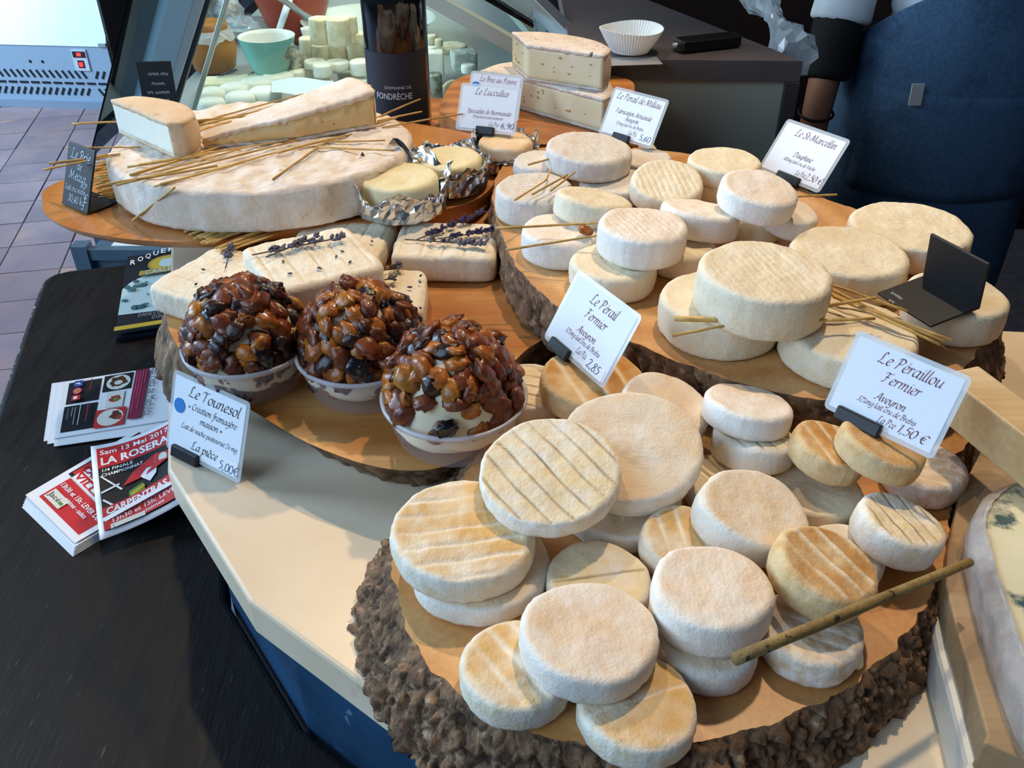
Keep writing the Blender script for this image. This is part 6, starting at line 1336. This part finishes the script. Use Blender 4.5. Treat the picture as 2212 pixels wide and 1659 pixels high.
part_skin('trousers', [((0, 0, .95), (.18, .14)), ((0, 0, .88), (.18, .14)), ((-.095, 0, .80), .11), ((-.10, -.01, .48), .085), ((-.10, .01, .12), .075), ((.095, 0, .80), .11), ((.10, -.01, .48), .085), ((.10, .01, .12), .075)], [(0, 1), (1, 2), (2, 3), (3, 4), (1, 5), (5, 6), (6, 7)], M_trous)
for sx in (-1, 1): part_skin('shoe', [((.10 * sx, .04, .045), (.045, .045)), ((.10 * sx, -.06, .042), (.05, .04)), ((.10 * sx, -.18, .032), (.046, .03))], [(0, 1), (1, 2)], M_shoe)
# face and hair
part_skin('hair', [((0, .02, 1.72), (.075, .08)), ((0, .045, 1.64), (.086, .07)), ((0, .05, 1.54), (.075, .05))], [(0, 1), (1, 2)], M_hair)
M_eye = mk('eye', '18120F', rough=.2); M_lip = mk('lips', '9A5548', rough=.5)
for sx in (-1, 1):
    MB().lathe([(0, -.008), (.006, -.005), (.008, 0), (.006, .005), (0, .008)], 12, (sx * .03, -.103, 1.615)).build('eye', M_eye, pr, smooth=True)
    MB().lathe([(0, -.03), (.010, -.02), (.013, 0), (.010, .02), (0, .03)], 12, (sx * .082, 0, 1.60)).build('ear', M_skin, pr, smooth=True)
MB().tube([(0, -.10, 1.615), (0, -.118, 1.58), (0, -.108, 1.57)], [.007, .013, .008], 10).build('nose', M_skin, pr, smooth=True); MB().tube([(-.024, -.094, 1.54), (0, -.102, 1.538), (.024, -.094, 1.54)], [.003, .006, .003], 8).build('mouth', M_lip, pr, smooth=True)
# bracelet
cB = Vector((-.281, -.104, .832)); MB().tube([cB + Vector((math.cos(a) * .037, math.sin(a) * .037, .006 * math.sin(a))) for a in np.linspace(0, 6.2832, 25)], .0028, 6).build('bracelet', M_band, pr, smooth=True)
# apron: bib widening to a skirt that wraps the hips
V, Fc = [], []; rows, cols = 80, 36
for r in range(rows + 1):
    z_ = 1.34 - (1.34 - .42) * r / rows
    if z_ > 1.085: ph = .52 + .05 * (1.34 - z_)
    else: ph = .53 + (1.75 - .53) * min(1, (1.085 - z_) / .15) ** .95
    a_ = .188 + (.035 * min(1, (1.12 - z_) / .5) if z_ < 1.12 else 0); b_ = .152 + (.05 * min(1, max(0, 1.12 - z_) / .5))
    for c in range(cols + 1):
        t_ = (c / cols * 2 - 1) * ph; f = 1 + .018 * nz(t_ * 3, z_ * 4, 1) + .02 * math.sin(t_ * 9 + z_ * 2) * max(0, (1.0 - z_)) ; V.append((a_ * f * math.sin(t_) * 1.06, -b_ * f * math.cos(t_), z_))
Fc = [(r * (cols + 1) + c, (r + 1) * (cols + 1) + c, (r + 1) * (cols + 1) + c + 1, r * (cols + 1) + c + 1) for r in range(rows) for c in range(cols)]
o = obj('apron', make_mesh('apron', V, Fc, True), M_denim, pr); sm = o.modifiers.new('s', 'SOLIDIFY'); sm.thickness = .003
V, Fc = [], []
for r in range(11):
    z_ = .90 - .22 * r / 10
    for c in range(17):
        t_ = -.95 + 1.9 * c / 16; a_ = .188 + .035 * min(1, (1.12 - z_) / .5) + .004; b_ = .152 + .05 * min(1, (1.12 - z_) / .5) + .004; f = 1 + .018 * nz(t_ * 3, z_ * 4, 1) + .02 * math.sin(t_ * 9 + z_ * 2) * max(0, 1 - z_); V.append((a_ * f * math.sin(t_) * 1.06, -b_ * f * math.cos(t_), z_))
Fc = [(r * 17 + c, (r + 1) * 17 + c, (r + 1) * 17 + c + 1, r * 17 + c + 1) for r in range(10) for c in range(16)]
o = obj('apron_pocket', make_mesh('apron_pocket', V, Fc, True), M_denim, pr); sm = o.modifiers.new('s', 'SOLIDIFY'); sm.thickness = .002
tg = bevel(MB().box((-.062, -.1835, .885), (-.037, -.178, .93), Matrix.Rotation(-.06, 4, 'Y')).build('cloth_tag', M_tagp, pr), .001, 1)
for sx in (-1, 1): MB().tube([(sx * .105, -.125, 1.335), (sx * .10, -.07, 1.42), (sx * .06, .05, 1.45), (0, .075, 1.44)], .008, 6).build('apron_strap', M_denim, pr, smooth=True)
